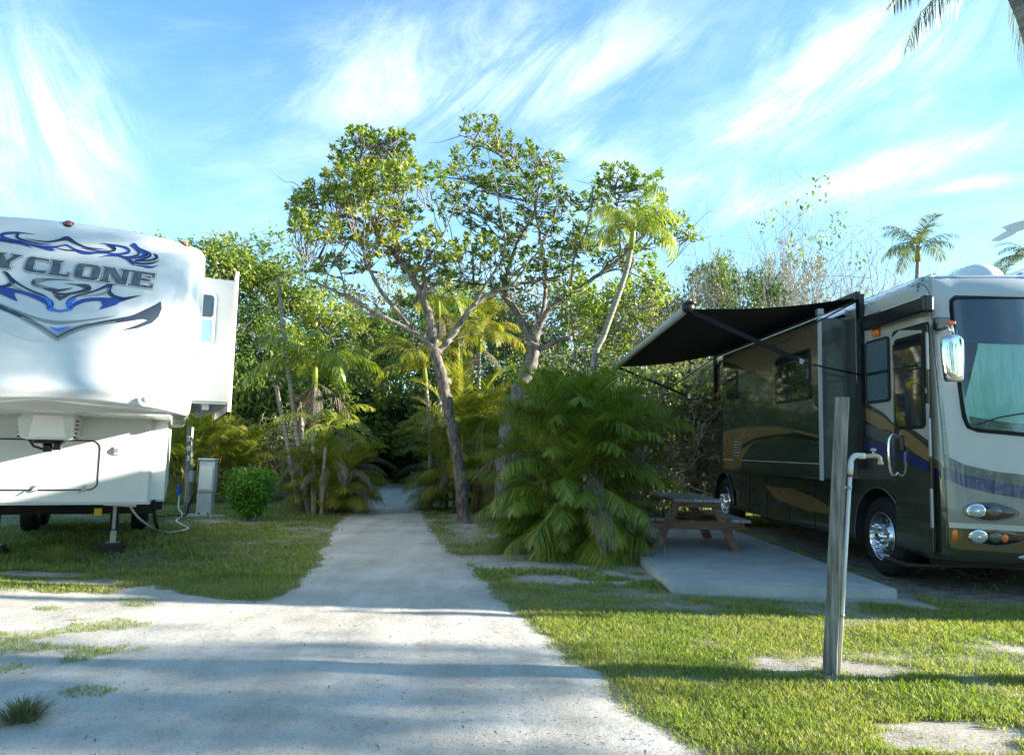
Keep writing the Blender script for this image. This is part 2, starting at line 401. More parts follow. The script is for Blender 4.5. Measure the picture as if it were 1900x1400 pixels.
def frond(base, az, length, a0, droop, leaf, n=34, vee=.35, hang=.25, rs=nr, wid=.035, sway=0.0):
    """a pinnate palm frond; returns (V,Q) of leaflets and rachis"""
    wid = min(wid, .68*length*.84/n)
    m = 24; s = np.linspace(0, 1, m); ang = a0+droop*s**1.35
    ds = length/(m-1); h = np.cumsum(np.sin(ang))*ds; z = np.cumsum(np.cos(ang))*ds; h -= h[0]; z -= z[0]
    dirh = np.array([math.cos(az), math.sin(az), 0]); sid0 = np.array([-math.sin(az), math.cos(az), 0])
    lat = sway*length*s**2
    C_ = base+np.outer(h, dirh)+np.outer(z, [0, 0, 1])+np.outer(lat, sid0)
    T = unit(np.gradient(C_, axis=0)); S = unit(np.cross(T, np.cross(sid0, T)+1e-9)); S = unit(np.cross(T, np.cross(sid0[None]*np.ones_like(T), T)))
    S = unit(sid0-T*(T@sid0)[:, None]); N_ = np.cross(S, T); 
    N_ = np.where((N_[:, 2:3] < 0), -N_, N_) if a0+droop < 1.9 else N_
    out = []
    ss = np.linspace(.16, 1, n); idx = ss*(m-1); i0 = np.minimum(idx.astype(int), m-2); f = (idx-i0)[:, None]
    lerp = lambda A: A[i0]*(1-f)+A[i0+1]*f
    c, t, sd, nn = lerp(C_), unit(lerp(T)), unit(lerp(S)), unit(lerp(N_))
    Ls = leaf*np.clip(np.sin(np.pi*(.13+.8*ss)), .12, 1)**.7
    for sg in (1, -1):
        Lr = Ls*(.88+.24*rs.rand(n)); be = (1.12-.55*ss+rs.normal(size=n)*.07)[:, None]
        v = vee+rs.normal(size=n)[:, None]*.12
        d = unit(t*np.cos(be)+sd*sg*np.sin(be)+nn*v)
        d2 = unit(d+np.array([0, 0, -1.0])*(hang*(1+.5*rs.rand(n)))[:, None])
        d3 = unit(d2+np.array([0, 0, -1.0])*(hang*1.6*(1+.5*rs.rand(n)))[:, None])
        wv = unit(np.cross(d, nn)); w = (wid*(.5+.5*Lr/leaf))[:, None]
        p0 = c; p1 = c+d*Lr[:, None]*.35; p2 = p1+d2*Lr[:, None]*.35; p3 = p2+d3*Lr[:, None]*.3
        V = np.stack([p0-wv*w*.25, p0+wv*w*.25, p1-wv*w*.5, p1+wv*w*.5, p2-wv*w*.4, p2+wv*w*.4, p3-wv*w*.06, p3+wv*w*.06], 1).reshape(-1, 3)
        o = (np.arange(n)*8)[:, None]
        Q = np.concatenate([o+np.array([[0, 1, 3, 2]]), o+np.array([[2, 3, 5, 4]]), o+np.array([[4, 5, 7, 6]])], 1).reshape(-1, 4)
        out.append((V, Q))
    r = (.011*length/1.6)*(1.15-s)[:, None]
    V = np.stack([C_-S*r, C_+N_*r, C_+S*r, C_-N_*r], 1).reshape(-1, 3)
    Q = []
    for i in range(m-1):
        for j in range(4): Q.append((i*4+j, i*4+(j+1) % 4, i*4+4+(j+1) % 4, i*4+4+j))
    out.append((V, np.array(Q)))
    return join(out)
def areca_clump(loc, rad, height, nf, label, mats, seed, dry=14, leaf=.42, group=None, canes=26, name='areca_palm', low=.25, fl=1.6, lean=.7):
    rs = np.random.RandomState(seed); root = empty(name, loc, 0, label, 'palm', group)
    fr = []; dr = []
    for i in range(nf):
        u = (i+.5)/nf; r0 = rad*.33*math.sqrt(rs.rand()); az = i*2.39996+rs.rand()*.5
        up = rs.rand()
        hz = low*.5+up**1.15*(height-low)*.58
        base = np.array([math.cos(az)*r0, math.sin(az)*r0, hz*(1-.25*r0/rad)])
        tilt = .08+(1-up)*lean+rs.rand()*.35
        ln = fl*(.75+.4*rs.rand())*(.75+.35*up)
        fr.append(frond(base, az+rs.normal()*.35, ln, tilt, .85+rs.rand()*.85+(1-up)*.15, leaf*(.8+.35*rs.rand()), 52+rs.randint(10), .45, .06+.12*rs.rand(), rs, .024, rs.normal()*.12))
    V, Q = join(fr); np_mesh('foliage', V, Q, mats[0], root)
    for i in range(dry):
        az = rs.rand()*6.28; r0 = rad*(.2+.25*rs.rand()); hz = .5+rs.rand()*height*.42
        dr.append(frond(np.array([math.cos(az)*r0, math.sin(az)*r0, hz]), az, fl*(.6+.4*rs.rand()), 1.3+rs.rand()*.5, 1.1, leaf*.6, 30, .1, 1.3, rs, .012))
    if dr: V, Q = join(dr); np_mesh('dry_fronds', V, Q, L_dry, root)
    mb = MB()
    for i in range(canes):
        az = rs.rand()*6.28; r0 = rad*.36*math.sqrt(rs.rand()); h = height*(.25+.3*rs.rand()); l = .1+.2*rs.rand()
        mb.tube([(math.cos(az)*r0, math.sin(az)*r0, -.03), (math.cos(az)*(r0+l*.3), math.sin(az)*(r0+l*.3), h*.5), (math.cos(az)*(r0+l), math.sin(az)*(r0+l), h)], [.022, .018, .012], 6)
    mb.build('stems', B_straw, root, recalc=False)
    return root
def palm_crown(c, nf, fl, leaf, rs, up=.15, spread=1.15, droop=1.3, n=34, hang=.3, wid=.04, az0=0):
    out = []
    for i in range(nf):
        az = az0+i*2.39996+rs.rand()*.3; a = up+spread*(i/nf)+rs.rand()*.15
        out.append(frond(np.array(c, dtype=float), az, fl*(.8+.3*rs.rand()), a, droop*(.8+.4*rs.rand()), leaf, n, .32, hang, rs, wid, rs.normal()*.08))
    return join(out)
def palm(path, rad, nf, fl, leaf, label, lmat, seed, name='palm_tree', group=None, shaft=True, dead=0, **kw):
    """path in world coordinates from ground to crown"""
    rs = np.random.RandomState(seed); p0 = Vector(path[0]); root = empty(name, (p0.x, p0.y, 0), 0, label, 'palm', group)
    off = Vector((p0.x, p0.y, 0)); pts = [Vector(p)-off for p in catmull([tuple(p) for p in path], 5)]
    k = len(pts); MB().tube(pts, [rad*(1.25-.45*i/k) for i in range(k)], 8).build('trunk', B_palm, root, recalc=False)
    top = pts[-1]; d = (pts[-1]-pts[-3]).normalized()
    if shaft: MB().tube([top-d*.05, top+d*fl*.2, top+d*fl*.32], [rad*1.25, rad*1.0, rad*.4], 8).build('crownshaft', L_yel, root, recalc=False); top = top+d*fl*.24
    V, Q = palm_crown(top, nf, fl, leaf, rs, **kw); np_mesh('fronds', V, Q, lmat, root)
    if dead:
        V, Q = palm_crown(top-d*fl*.2, dead, fl*.7, leaf*.8, rs, up=1.9, spread=.5, droop=.9, hang=.8); np_mesh('dry_fronds', V, Q, L_dry, root)
    return root
def near_pts(skel, q):
    return skel[np.argmin(((skel-q)**2).sum(1))]
def broad_tree_proto(seed, h, cr, lmat, bark, nblob=34, per=230, lsize=.17, trunk_r=.13, base=.25, squash=1.0, bare=0.0, leafk=1.0, lean=0.0):
    """a tree built round its own base: tapered trunk with limbs + leafy crown of clumps with gaps"""
    rs = np.random.RandomState(seed); root = empty('broadleaf_tree', (0, 0, 0))
    mb = MB(); top = Vector((lean*h, rs.normal()*.3, h*.82))
    tr = catmull([(0, 0, -.1), (rs.normal()*.15+lean*h*.2, rs.normal()*.15, h*.3), (top.x*.6+rs.normal()*.3, rs.normal()*.3, h*.58), tuple(top)], 6)
    k = len(tr); mb.tube(tr, [trunk_r*(1.1-.85*i/k) for i in range(k)], 7)
    blobs = []
    for i in range(nblob):
        zf = base+(1-base)*rs.rand()**.85; rr = cr*math.sqrt(rs.rand())*math.sin(min(1, (1.08-zf)/(1-base)*1.15+.12)*math.pi/2)**.8
        az = rs.rand()*6.28; c = np.array([top.x*zf+rr*math.cos(az), rr*math.sin(az)*squash, h*zf])
        blobs.append((c, cr*(.16+.17*rs.rand())))
    skel = np.array([list(p) for p in tr])
    for c, r in blobs:
        dist = np.linalg.norm(skel-c, axis=1)+np.maximum(skel[:, 2]-c[2]+.3, 0)*3; p = skel[np.argmin(dist)]
        mid = (p+c)/2+np.array([rs.normal()*.1, rs.normal()*.1, -.12])
        mb.tube(catmull([tuple(p), tuple(mid), tuple(c)], 4), [.045*(1-.1*i) for i in range(9)], 5, cap=False)
        for q in range(3):
            e = c+unit(rs.normal(size=3))*r*1.1; mb.tube([tuple(c), tuple((c+e)/2+rs.normal(size=3)*.06), tuple(e)], [.02, .014, .007], 4, cap=False)
        if bare and rs.rand() < bare:
            for q in range(5):
                e = c+np.array([rs.normal()*.35, rs.normal()*.35, .5+rs.rand()*1.2]); mb.tube([tuple(c), tuple((c+e)/2+rs.normal(size=3)*.1), tuple(e)], [.018, .012, .005], 4, cap=False)
    mb.build('trunk', bark, root, recalc=False)
    P_, D_, U_ = [], [], []
    for c, r in blobs:
        n = int(per*leafk*(r/(cr*.25))**2); 
        if bare and rs.rand() < bare: n = int(n*.25)
        nsub = max(4, n//18); sc = c+unit(rs.normal(size=(nsub, 3)))*(r*rs.rand(nsub, 1)**.4)*np.array([1.15, 1.15, .75])
        q = sc[rs.randint(nsub, size=n)]+rs.normal(size=(n, 3))*r*.17
        P_.append(q); D_.append(unit(q-c)+rs.normal(size=(n, 3))*.75); U_.append(np.array([0, 0, 1])+rs.normal(size=(n, 3))*.7)
    P_ = np.concatenate(P_); D_ = np.concatenate(D_); U_ = np.concatenate(U_); L_ = lsize*(.6+.8*rs.rand(len(P_)))
    V, Q = leaves(P_, D_, U_, L_, L_*.5); np_mesh('crown', V, Q, lmat, root)
    return root
def bare_tree_proto(seed, h, sp, bark, nmain=9, leafy=0, lmat=None, curl=.25, tw=.012, depth=3):
    rs = np.random.RandomState(seed); root = empty('bare_tree', (0, 0, 0)); mb = MB(); tips = []
    def grow(p, d, l, r, lev):
        pts = [p]; q = p.copy(); dd = d.copy()
        for i in range(5):
            dd = unit(dd+rs.normal(size=3)*curl*.5+np.array([0, 0, .06])); q = q+dd*l/5; pts.append(q.copy())
        mb.tube([tuple(x) for x in pts], [r*(1-.13*i) for i in range(6)], 4 if lev else 6, cap=False)
        if lev < depth:
            for k in range(3 if lev else 4):
                i = 1+rs.randint(5); grow(pts[i], unit(dd+rs.normal(size=3)*.55), l*(.5+.25*rs.rand()), max(r*.5, .004), lev+1)
        else: tips.append(pts[-1])
    for i in range(nmain):
        az = rs.rand()*6.28; t = .1+rs.rand()*sp
        grow(np.array([math.cos(az)*.15*i/nmain, math.sin(az)*.15, -.05]), np.array([math.cos(az)*math.sin(t), math.sin(az)*math.sin(t), math.cos(t)]), h*(.45+.25*rs.rand()), tw*2.4, 0)
    mb.build('branches', bark, root, recalc=False)
    if leafy:
        tp = np.array(tips); tp = tp[rs.rand(len(tp)) < leafy]; q = np.repeat(tp, 26, 0)+rs.normal(size=(len(tp)*26, 3))*.16
        L_ = .12*(.6+.8*rs.rand(len(q))); V, Q = leaves(q, rs.normal(size=q.shape), np.array([0, 0, 1])+rs.normal(size=q.shape)*.5, L_, L_*.5)
        np_mesh('crown', V, Q, lmat or L_mangrove, root)
    return root
def place(root, x, y, rz, sc, label, cat, group=None, first=False, sz=None):
    o = root if first else copy_tree(root)
    o.location = (x, y, 0); o.rotation_euler = (0, 0, rz); o.scale = (sc, sc, sz or sc)
    for k in ('label', 'category', 'group'):
        if k in o: del o[k]
    tag(o, label, cat, group); return o
# ------------------------------------------------------------------ ground
def gp(pts): return np.array([list(G(x, y))[:2] for x, y in pts])
right_edge = [(770,899),(776,915),(779,945),(788,965),(800,985),(830,1020),(878,1053),(900,1085),(950,1132),(1000,1180),(1060,1222),(1130,1265),(1190,1320),(1270,1370),(1360,1410),(1500,1480),(1700,1700)]
left_edge = [(-900,1700),(-900,1092),(0,1092),(100,1100),(210,1098),(290,1085),(330,1098),(400,1115),(480,1118),(540,1100),(580,1065),(605,1015),(625,975),(655,945),(690,922),(704,910),(706,899)]
path_poly = np.concatenate([gp(right_edge), gp(left_edge)])
cross_poly = np.array([[-30, 26.5], [14, 26.5], [14, 30], [-30, 30]])
def sdist(poly, X, Y):
    """signed distance, positive inside"""
    n = len(poly); best = np.full(X.shape, 1e9); ins = np.zeros(X.shape, bool)
    for i in range(n):
        a = poly[i]; b = poly[(i+1) % n]; ex, ey = b-a; wx = X-a[0]; wy = Y-a[1]
        t = np.clip((wx*ex+wy*ey)/(ex*ex+ey*ey+1e-12), 0, 1); best = np.minimum(best, (wx-ex*t)**2+(wy-ey*t)**2)
        c = ((a[1] <= Y) & (b[1] > Y)) | ((b[1] <= Y) & (a[1] > Y))
        with np.errstate(divide='ignore', invalid='ignore'):
            xi = a[0]+(Y-a[1])*ex/(ey if abs(ey) > 1e-12 else 1e-12)
        ins ^= c & (X < xi)
    return np.where(ins, 1, -1)*np.sqrt(best)
def ellm(cx, cy, rx, ry, X, Y):
    c = G(cx, cy); dx = (G(cx+rx, cy)-c).x; y0 = G(cx, cy-ry).y; y1 = G(cx, cy+ry).y; dy = (y0-y1)/2
    return 1-np.sqrt(((X-c.x)/dx)**2+((Y-(y0+y1)/2)/dy)**2)
tufts = [(60,1042,120,13),(165,1056,60,8),(50,1082,80,7),(165,1083,60,8),(110,1180,95,17),(50,1212,80,20),(185,1215,75,20),(215,1250,50,14),(180,1285,40,8),(240,1121,28,5),(192,1105,18,4),(455,1150,15,4),(222,1160,35,5),(150,1152,20,3),(85,1129,40,4),(280,1178,18,3),(-60,1200,80,40),(-150,1100,100,25),(20,1240,45,9)]
bares = [(1520,1232,125,24),(1885,1205,62,16),(1720,1378,150,22),(1870,1362,80,18),(1060,1078,110,9),(1160,1068,60,8),(60,1066,130,6),(120,1078,90,5),(1700,1345,120,9),(870,985,42,22),(820,1040,40,9)]
strip1 = gp([(840,1030),(900,1028),(1200,1030),(1250,1090),(1680,1098),(1740,1130),(1640,1118),(1300,1104),(1180,1060),(960,1056),(880,1056)])
pad_poly = gp([(1360,975),(1480,975),(2600,1010),(2900,1130),(2200,1150),(1900,1125),(1760,1112),(1660,1095)])
def masks(X, Y):
    n1 = fbm(X*3.1, Y*3.1, 5, 3)-.5; n2 = fbm(X*.9+9, Y*.9, 3, 8)-.5
    road = np.maximum(sdist(path_poly, X, Y), sdist(cross_poly, X, Y))+n1*.28+n2*.1
    g = np.clip(.5-road/.22, 0, 1)
    for e in tufts: g = np.maximum(g, np.clip((ellm(*e, X, Y)+n1*4.2+n2*.6)*1.6, 0, .72))
    for e in bares: g = g*(1-np.clip((ellm(*e, X, Y)+n1*2.6+n2*.8+.12)*1.7, 0, .95))
    g = g*(1-np.clip(sdist(strip1, X, Y)/.1+.5+n1*2, 0, .93))
    pad = np.clip(sdist(pad_poly, X, Y)/.5+.5+n1*1.5, 0, 1); g = g*(1-pad*.95)
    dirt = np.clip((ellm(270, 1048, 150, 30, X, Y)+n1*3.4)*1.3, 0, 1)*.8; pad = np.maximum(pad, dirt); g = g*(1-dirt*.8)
    g = g*np.clip(1.0+n2*2.0+n1*1.6, .22, 1)
    return road, g, pad
def ground_material():
    m = bpy.data.materials.new('ground'); nt, N, L, b = nodes(m)
    tc = N.new('ShaderNodeTexCoord')
    def noise(sc, det=8, ro=.6):
        n = N.new('ShaderNodeTexNoise'); n.inputs['Scale'].default_value = sc; n.inputs['Detail'].default_value = det; n.inputs['Roughness'].default_value = ro
        L.new(tc.outputs['Object'], n.inputs['Vector']); return n.outputs['Fac']
    def ramp(f, c0, c1, p0=.35, p1=.65):
        r = N.new('ShaderNodeValToRGB'); L.new(f, r.inputs['Fac']); e = r.color_ramp.elements
        e[0].position = p0; e[1].position = p1; e[0].color = (*c0, 1); e[1].color = (*c1, 1); return r.outputs['Color']
    def mix(f, a, c, t='MIX'):
        x = N.new('ShaderNodeMixRGB'); x.blend_type = t
        if isinstance(f, float): x.inputs[0].default_value = f
        else: L.new(f, x.inputs[0])
        L.new(a, x.inputs[1]); L.new(c, x.inputs[2]); return x.outputs[0]
    sand = ramp(noise(2.2), (.27, .235, .19), (.47, .44, .38))
    sand = mix(ramp(noise(38, 4), (0, 0, 0), (.75, .75, .75), .5, .62), sand, ramp(noise(90, 3), (.22, .19, .15), (.62, .59, .53)))
    turf = ramp(noise(22), (.07, .07, .03), (.20, .17, .10)); turf = mix(ramp(noise(3), (0, 0, 0), (.6, .6, .6), .5, .7), turf, ramp(noise(30), (.12, .09, .055), (.24, .2, .14)))
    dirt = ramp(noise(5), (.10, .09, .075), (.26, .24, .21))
    at = N.new('ShaderNodeAttribute'); at.attribute_name = 'grass'; ap = N.new('ShaderNodeAttribute'); ap.attribute_name = 'pad'
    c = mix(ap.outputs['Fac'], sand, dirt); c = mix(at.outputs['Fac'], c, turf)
    L.new(c, b.inputs['Base Color']); b.inputs['Roughness'].default_value = .95; b.inputs['Specular IOR Level'].default_value = .1
    bp = N.new('ShaderNodeBump'); bp.inputs['Strength'].default_value = .6; bp.inputs['Distance'].default_value = .02
    L.new(noise(35, 8, .7), bp.inputs['Height']); L.new(bp.outputs['Normal'], b.inputs['Normal'])
    return m
def gravel_material():
    m = bpy.data.materials.new('crushed shell gravel'); nt, N, L, b = nodes(m)
    tc = N.new('ShaderNodeTexCoord')
    def noise(sc, det=8, ro=.6, vec=None):
        n = N.new('ShaderNodeTexNoise'); n.inputs['Scale'].default_value = sc; n.inputs['Detail'].default_value = det; n.inputs['Roughness'].default_value = ro
        L.new(vec or tc.outputs['Object'], n.inputs['Vector']); return n.outputs['Fac']
    def ramp(f, c0, c1, p0=.35, p1=.65):
        r = N.new('ShaderNodeValToRGB'); L.new(f, r.inputs['Fac']); e = r.color_ramp.elements
        e[0].position = p0; e[1].position = p1; e[0].color = (*c0, 1); e[1].color = (*c1, 1); return r.outputs['Color']
    base = ramp(noise(1.1), (.44, .41, .36), (.59, .565, .51), .35, .62)
    mp = N.new('ShaderNodeMapping'); mp.inputs['Scale'].default_value = (3.0, .35, 1); L.new(tc.outputs['Object'], mp.inputs['Vector'])
    st = ramp(noise(1, 6, .6, mp.outputs[0]), (.8, .79, .77), (1, 1, 1), .35, .6)
    x = N.new('ShaderNodeMixRGB'); x.blend_type = 'MULTIPLY'; x.inputs[0].default_value = .8; L.new(base, x.inputs[1]); L.new(st, x.inputs[2])
    sp = ramp(noise(60, 3, .8), (.55, .52, .48), (1.04, 1.04, 1.03), .36, .5)
    y = N.new('ShaderNodeMixRGB'); y.blend_type = 'MULTIPLY'; y.inputs[0].default_value = .55; L.new(x.outputs[0], y.inputs[1]); L.new(sp, y.inputs[2])
    L.new(y.outputs[0], b.inputs['Base Color']); b.inputs['Roughness'].default_value = .95; b.inputs['Specular IOR Level'].default_value = .1
    add = N.new('ShaderNodeMath'); add.operation = 'MULTIPLY_ADD'; L.new(noise(12, 6, .6), add.inputs[0]); add.inputs[1].default_value = 1.6; L.new(noise(90, 5, .7), add.inputs[2])
    bp = N.new('ShaderNodeBump'); bp.inputs['Strength'].default_value = .9; bp.inputs['Distance'].default_value = .008
    L.new(add.outputs[0], bp.inputs['Height']); L.new(bp.outputs['Normal'], b.inputs['Normal'])
    return m
def axis_pts(segs):
    out = [segs[0][0]]
    for a, b_, st in segs: n = max(1, int(round((b_-a)/st))); out += [a+(b_-a)*(i+1)/n for i in range(n)]
    return np.array(out)
def grid(xs, ys, z):
    X, Y = np.meshgrid(xs, ys); Z = z(X, Y); V = np.stack([X, Y, Z], -1).reshape(-1, 3); nx = len(xs); ny = len(ys)
    i = np.arange((ny-1)*(nx-1)); r = i//(nx-1); c = i % (nx-1); a = r*nx+c
    return V, np.stack([a, a+1, a+nx+1, a+nx], 1)
def gz(X, Y):
    amp = np.clip((14-np.abs(X))/6, 0, 1)*np.clip((24-Y)/6, 0, 1)
    return (fbm(X*1.3, Y*1.3, 3, 21)-.5)*.03*amp-.004
xs = axis_pts([(-900, -60, 120), (-60, -14, 4), (-14, -8, .4), (-8, 8, .06), (8, 14, .4), (14, 60, 4), (60, 900, 120)])
ys = axis_pts([(-300, -20, 60), (-20, 2.4, 1.5), (2.4, 9, .05), (9, 18, .12), (18, 34, .5), (34, 80, 5), (80, 1200, 160)])
V, Q = grid(xs, ys, gz)
go = np_mesh('ground', V, Q, ground_material(), smooth=True); go['kind'] = 'structure'
road, gr, pad = masks(V[:, 0], V[:, 1])
for nm, arr in (('grass', gr), ('pad', pad)):
    a = go.data.attributes.new(nm, 'FLOAT', 'POINT'); a.data.foreach_set('value', arr.astype(np.float32))
# gravel: a thin crowned sheet that dips under the soil at its ragged edges
xs = axis_pts([(-14, -8, .3), (-8, 5.5, .05), (5.5, 14, .4)]); ys = axis_pts([(-4, 2.4, .5), (2.4, 10, .05), (10, 30.5, .12)])
def rz(X, Y):
    r, g, p = masks(X, Y); k = np.clip(r/.16, -1, 1)
    ru = 0
    for x0, s in ((-.95, -.1), (.35, -.1)): ru = ru - .012*np.exp(-((X-(x0+s*(Y-8))-.15*np.sin(Y*.35))/.22)**2)
    # fresh tyre tread print running out of the bottom of the frame
    a = G(850, 1325); b_ = G(1010, 1400); dx, dy = b_.x-a.x, b_.y-a.y; l = math.hypot(dx, dy); t = ((X-a.x)*dx+(Y-a.y)*dy)/l; s = ((X-a.x)*dy-(Y-a.y)*dx)/l
    return gz(X, Y)+.012*k+ru*np.clip(r, 0, 1)*.6+((fbm(X*6, Y*6, 3, 4)-.5)*.013+(fbm(X*1.2+4, Y*.35, 3, 14)-.5)*.016)*np.clip(k, 0, 1)
V, Q = grid(xs, ys, rz)
r_, g_, p_ = masks(V[:, 0], V[:, 1]); keep = (r_[Q] > -.3).any(1); Q = Q[keep]
u, inv = np.unique(Q, return_inverse=True); V = V[u]; Q = inv.reshape(Q.shape)
po = np_mesh('gravel_path', V, Q, gravel_material(), smooth=True); po['kind'] = 'structure'
def surf_z(X, Y): return np.maximum(gz(X, Y), rz(X, Y))
# grass blades
def grass_field(name, n, y0, y1, hgt, wid, mats_, seed, dens_pow=1.0, xl=.82):
    rs = np.random.RandomState(seed); u = rs.rand(n); Yv = y0*(y1/y0)**u; Xv = (rs.rand(n)*2-1)*xl*Yv
    r, g, p = masks(Xv, Yv); k = rs.rand(n) < g**1.2; 
    k &= ~((Xv > 1.72) & (Xv < 4.3) & (Yv > 8.05) & (Yv < 14.5))
    Xv, Yv, g = Xv[k], Yv[k], g[k]; m = len(Xv); th = rs.rand(m)*6.28; ln = rs.rand(m)**.7*.95+.1
    pos = np.stack([Xv, Yv, gz(Xv, Yv)-.004], 1); d = np.stack([np.cos(th)*np.sin(ln), np.sin(th)*np.sin(ln), np.cos(ln)], 1)
    sc = (.55+.9*rs.rand(m))*(.6+.5*g)*(.75+.5*fbm(Xv*2, Yv*2, 3, 5)); hh = hgt*sc; V, Q = leaves(pos, d, np.stack([-np.cos(th), -np.sin(th), np.full(m, 1.3)], 1), hh, wid*(.7+.6*rs.rand(m)), .12)
    return V, Q
L_grass = leaf_mat('lawn grass', [(.085, .14, .03), (.16, .24, .045), (.27, .33, .07), (.42, .36, .17)], .45, .5, .3, nscale=1.1)
parts_ = [grass_field('a', 520000, 3.3, 9, .036, .0052, None, 1), grass_field('b', 240000, 8.5, 26, .05, .014, None, 2)]
V, Q = join(parts_); g1 = np_mesh('lawn_grass', V, Q, L_grass); tag(g1, 'short green lawn grass growing along both sides of the gravel path', 'grass', kind='stuff')

# loose shell stones lying on the gravel
rs = np.random.RandomState(9); n = 26000; Yv = 3.2*(12/3.2)**rs.rand(n); Xv = (rs.rand(n)*2-1)*.75*Yv; r, g, p = masks(Xv, Yv)
k = ((r > -.1)|(g < .25))&(fbm(Xv*1.5, Yv*1.5, 3, 31)+rs.rand(n)*.5 > .62)&~((Xv > 1.7)&(Yv > 8)); Xv, Yv = Xv[k], Yv[k]; m = len(Xv); sz = .002+.0055*rs.rand(m)**4
zc = surf_z(Xv, Yv); th = rs.rand(m, 1)*6.28+np.array([[0, 1.57, 3.14, 4.71]])+rs.normal(size=(m, 4))*.25; rr = sz[:, None]*(.7+.6*rs.rand(m, 4))
B4 = np.stack([Xv[:, None]+np.cos(th)*rr, Yv[:, None]+np.sin(th)*rr, (zc-.002)[:, None]+0*rr], -1); T4 = B4*.5+np.stack([Xv, Yv, zc], -1)[:, None]*.5; T4[..., 2] = (zc+sz*.8)[:, None]
V = np.concatenate([B4, T4], 1).reshape(-1, 3); o = (np.arange(m)*8)[:, None]
Q = np.concatenate([o+np.array([[4, 5, 6, 7]])]+[o+np.array([[i, (i+1) % 4, 4+(i+1) % 4, 4+i]]) for i in range(4)], 1).reshape(-1, 4)
st_ = np_mesh('gravel_stones', V, Q, mat('shell stone', (.42, .40, .36), .9, vary=.35, vscale=9)); tag(st_, 'small loose pale stones scattered over the gravel path', 'gravel', kind='stuff')
# ------------------------------------------------------------------ fifth wheel trailer (left)
TH = R(24); T0 = Vector((-4.31, 7.08, 0))
trailer = empty('fifth_wheel_trailer', T0, TH, 'white fifth wheel trailer with blue and grey flame graphics, on the left', 'trailer')
Mt = wmat(trailer); Mti = Mt.inverted()
def TL(px, py, Y): return Mti @ P(px, py, Y)
def tplan():
    pl = []; r = .5; w = 1.22; n = 2.7
    yb = 7.5
    for y in np.linspace(yb, .75, 14): pl.append((-w, y, -1, 0, 0))
    q = []
    for i in range(41):
        a = -math.pi/2+math.pi*i/40; t = math.sin(a); c = math.cos(a)
        x = w*math.copysign(abs(t)**(2/n), t); y = r*(1-abs(c)**(2/n))
        q.append((x, y))
    for i, (x, y) in enumerate(q):
        a = q[max(i-1, 0)]; b = q[min(i+1, 40)]; dx, dy = b[0]-a[0], b[1]-a[1]; l = math.hypot(dx, dy)
        fw = max(0, 1-y/.62)**.6 if y < .62 else 0
        pl.append((x, y, dy/l, -dx/l, .35+.65*fw))
    for y in np.linspace(.75, yb, 14): pl.append((w, y, 1, 0, 0))
    return pl
pl = tplan()
prof = []
ZB, ZT = 1.745, 3.60
for a in np.linspace(0, math.pi/2, 5): prof.append((ZB+.07-.07*math.cos(a*1.0) if False else ZB+.07*(1-math.cos(a)), .07*(1-math.sin(a)), .0))
def fo(z):
    v = (z-ZB)/(ZT-ZB); return .02+.26*max(0, v-.10)**1.35-.05*math.exp(-((v-.06)/.05)**2)
prof = [(ZB+.07*(1-math.cos(a)), .07*(1-math.sin(a)), fo(ZB)) for a in np.linspace(0, math.pi/2, 5)]
prof += [(z, 0, fo(z)) for z in np.linspace(ZB+.11, ZT-.1, 26)]
prof += [(ZT-.1+.1*math.sin(a), .1*(1-math.cos(a)), fo(ZT)) for a in np.linspace(.2, math.pi/2, 5)]
mb = wrap_body(pl, prof, 0)
# crown the front: higher in the middle; taper narrower low down
for v in mb.v:
    v.z += .07*(1-(v.x/1.22)**2)*max(0, (v.z-ZB)/(ZT-ZB)); v.z += .115*(1-(v.x/1.22)**2)*max(0, 1-(v.z-ZB)/.6)*(1 if v.y < 1.2 else 0)
    if v.z < 2.5: v.x *= 1-.05*((2.5-v.z)/.7)
cap = mb.build('front_cap', white_gel, trailer)
# lower compartment, recessed under the overhang
L0 = 1.754; lb = MB()
lo_poly = [(-1.2, L0), (.70, L0), (.765, L0+.03), (.79, L0+.12), (.79, L0+.42), (.94, L0+.45), (.94, 7.45), (-1.2, 7.45)]
lb.prism([(x, y, .76) for x, y in lo_poly], (0, 0, 1.06)); low = lb.build('lower_body', white_alu, trailer)
MB().box((-1.22, L0-.012, .735), (.80, L0+.3, .765)).box((.80, L0+.45, .735), (.95, 7.4, .765)).build('bottom_rail', steel, trailer)
MB().box((-1.15, L0+1.3, .58), (-.95, 7.4, .76)).box((.55, L0+1.3, .58), (.72, 7.4, .76)).box((-1.1, 4.4, .45), (.9, 4.6, .74)).box((-1.12, L0+2.4, .42), (.78, 7.3, .74)).build('chassis', dark_under, trailer)
def yplane(px, py, y):  # px on local plane y -> local (x,z)
    d = (Mti.to_3x3() @ ray(px, py)); o = Mti @ CAM; t = (y-o.y)/d.y; q = o+d*t; return q.x, q.z
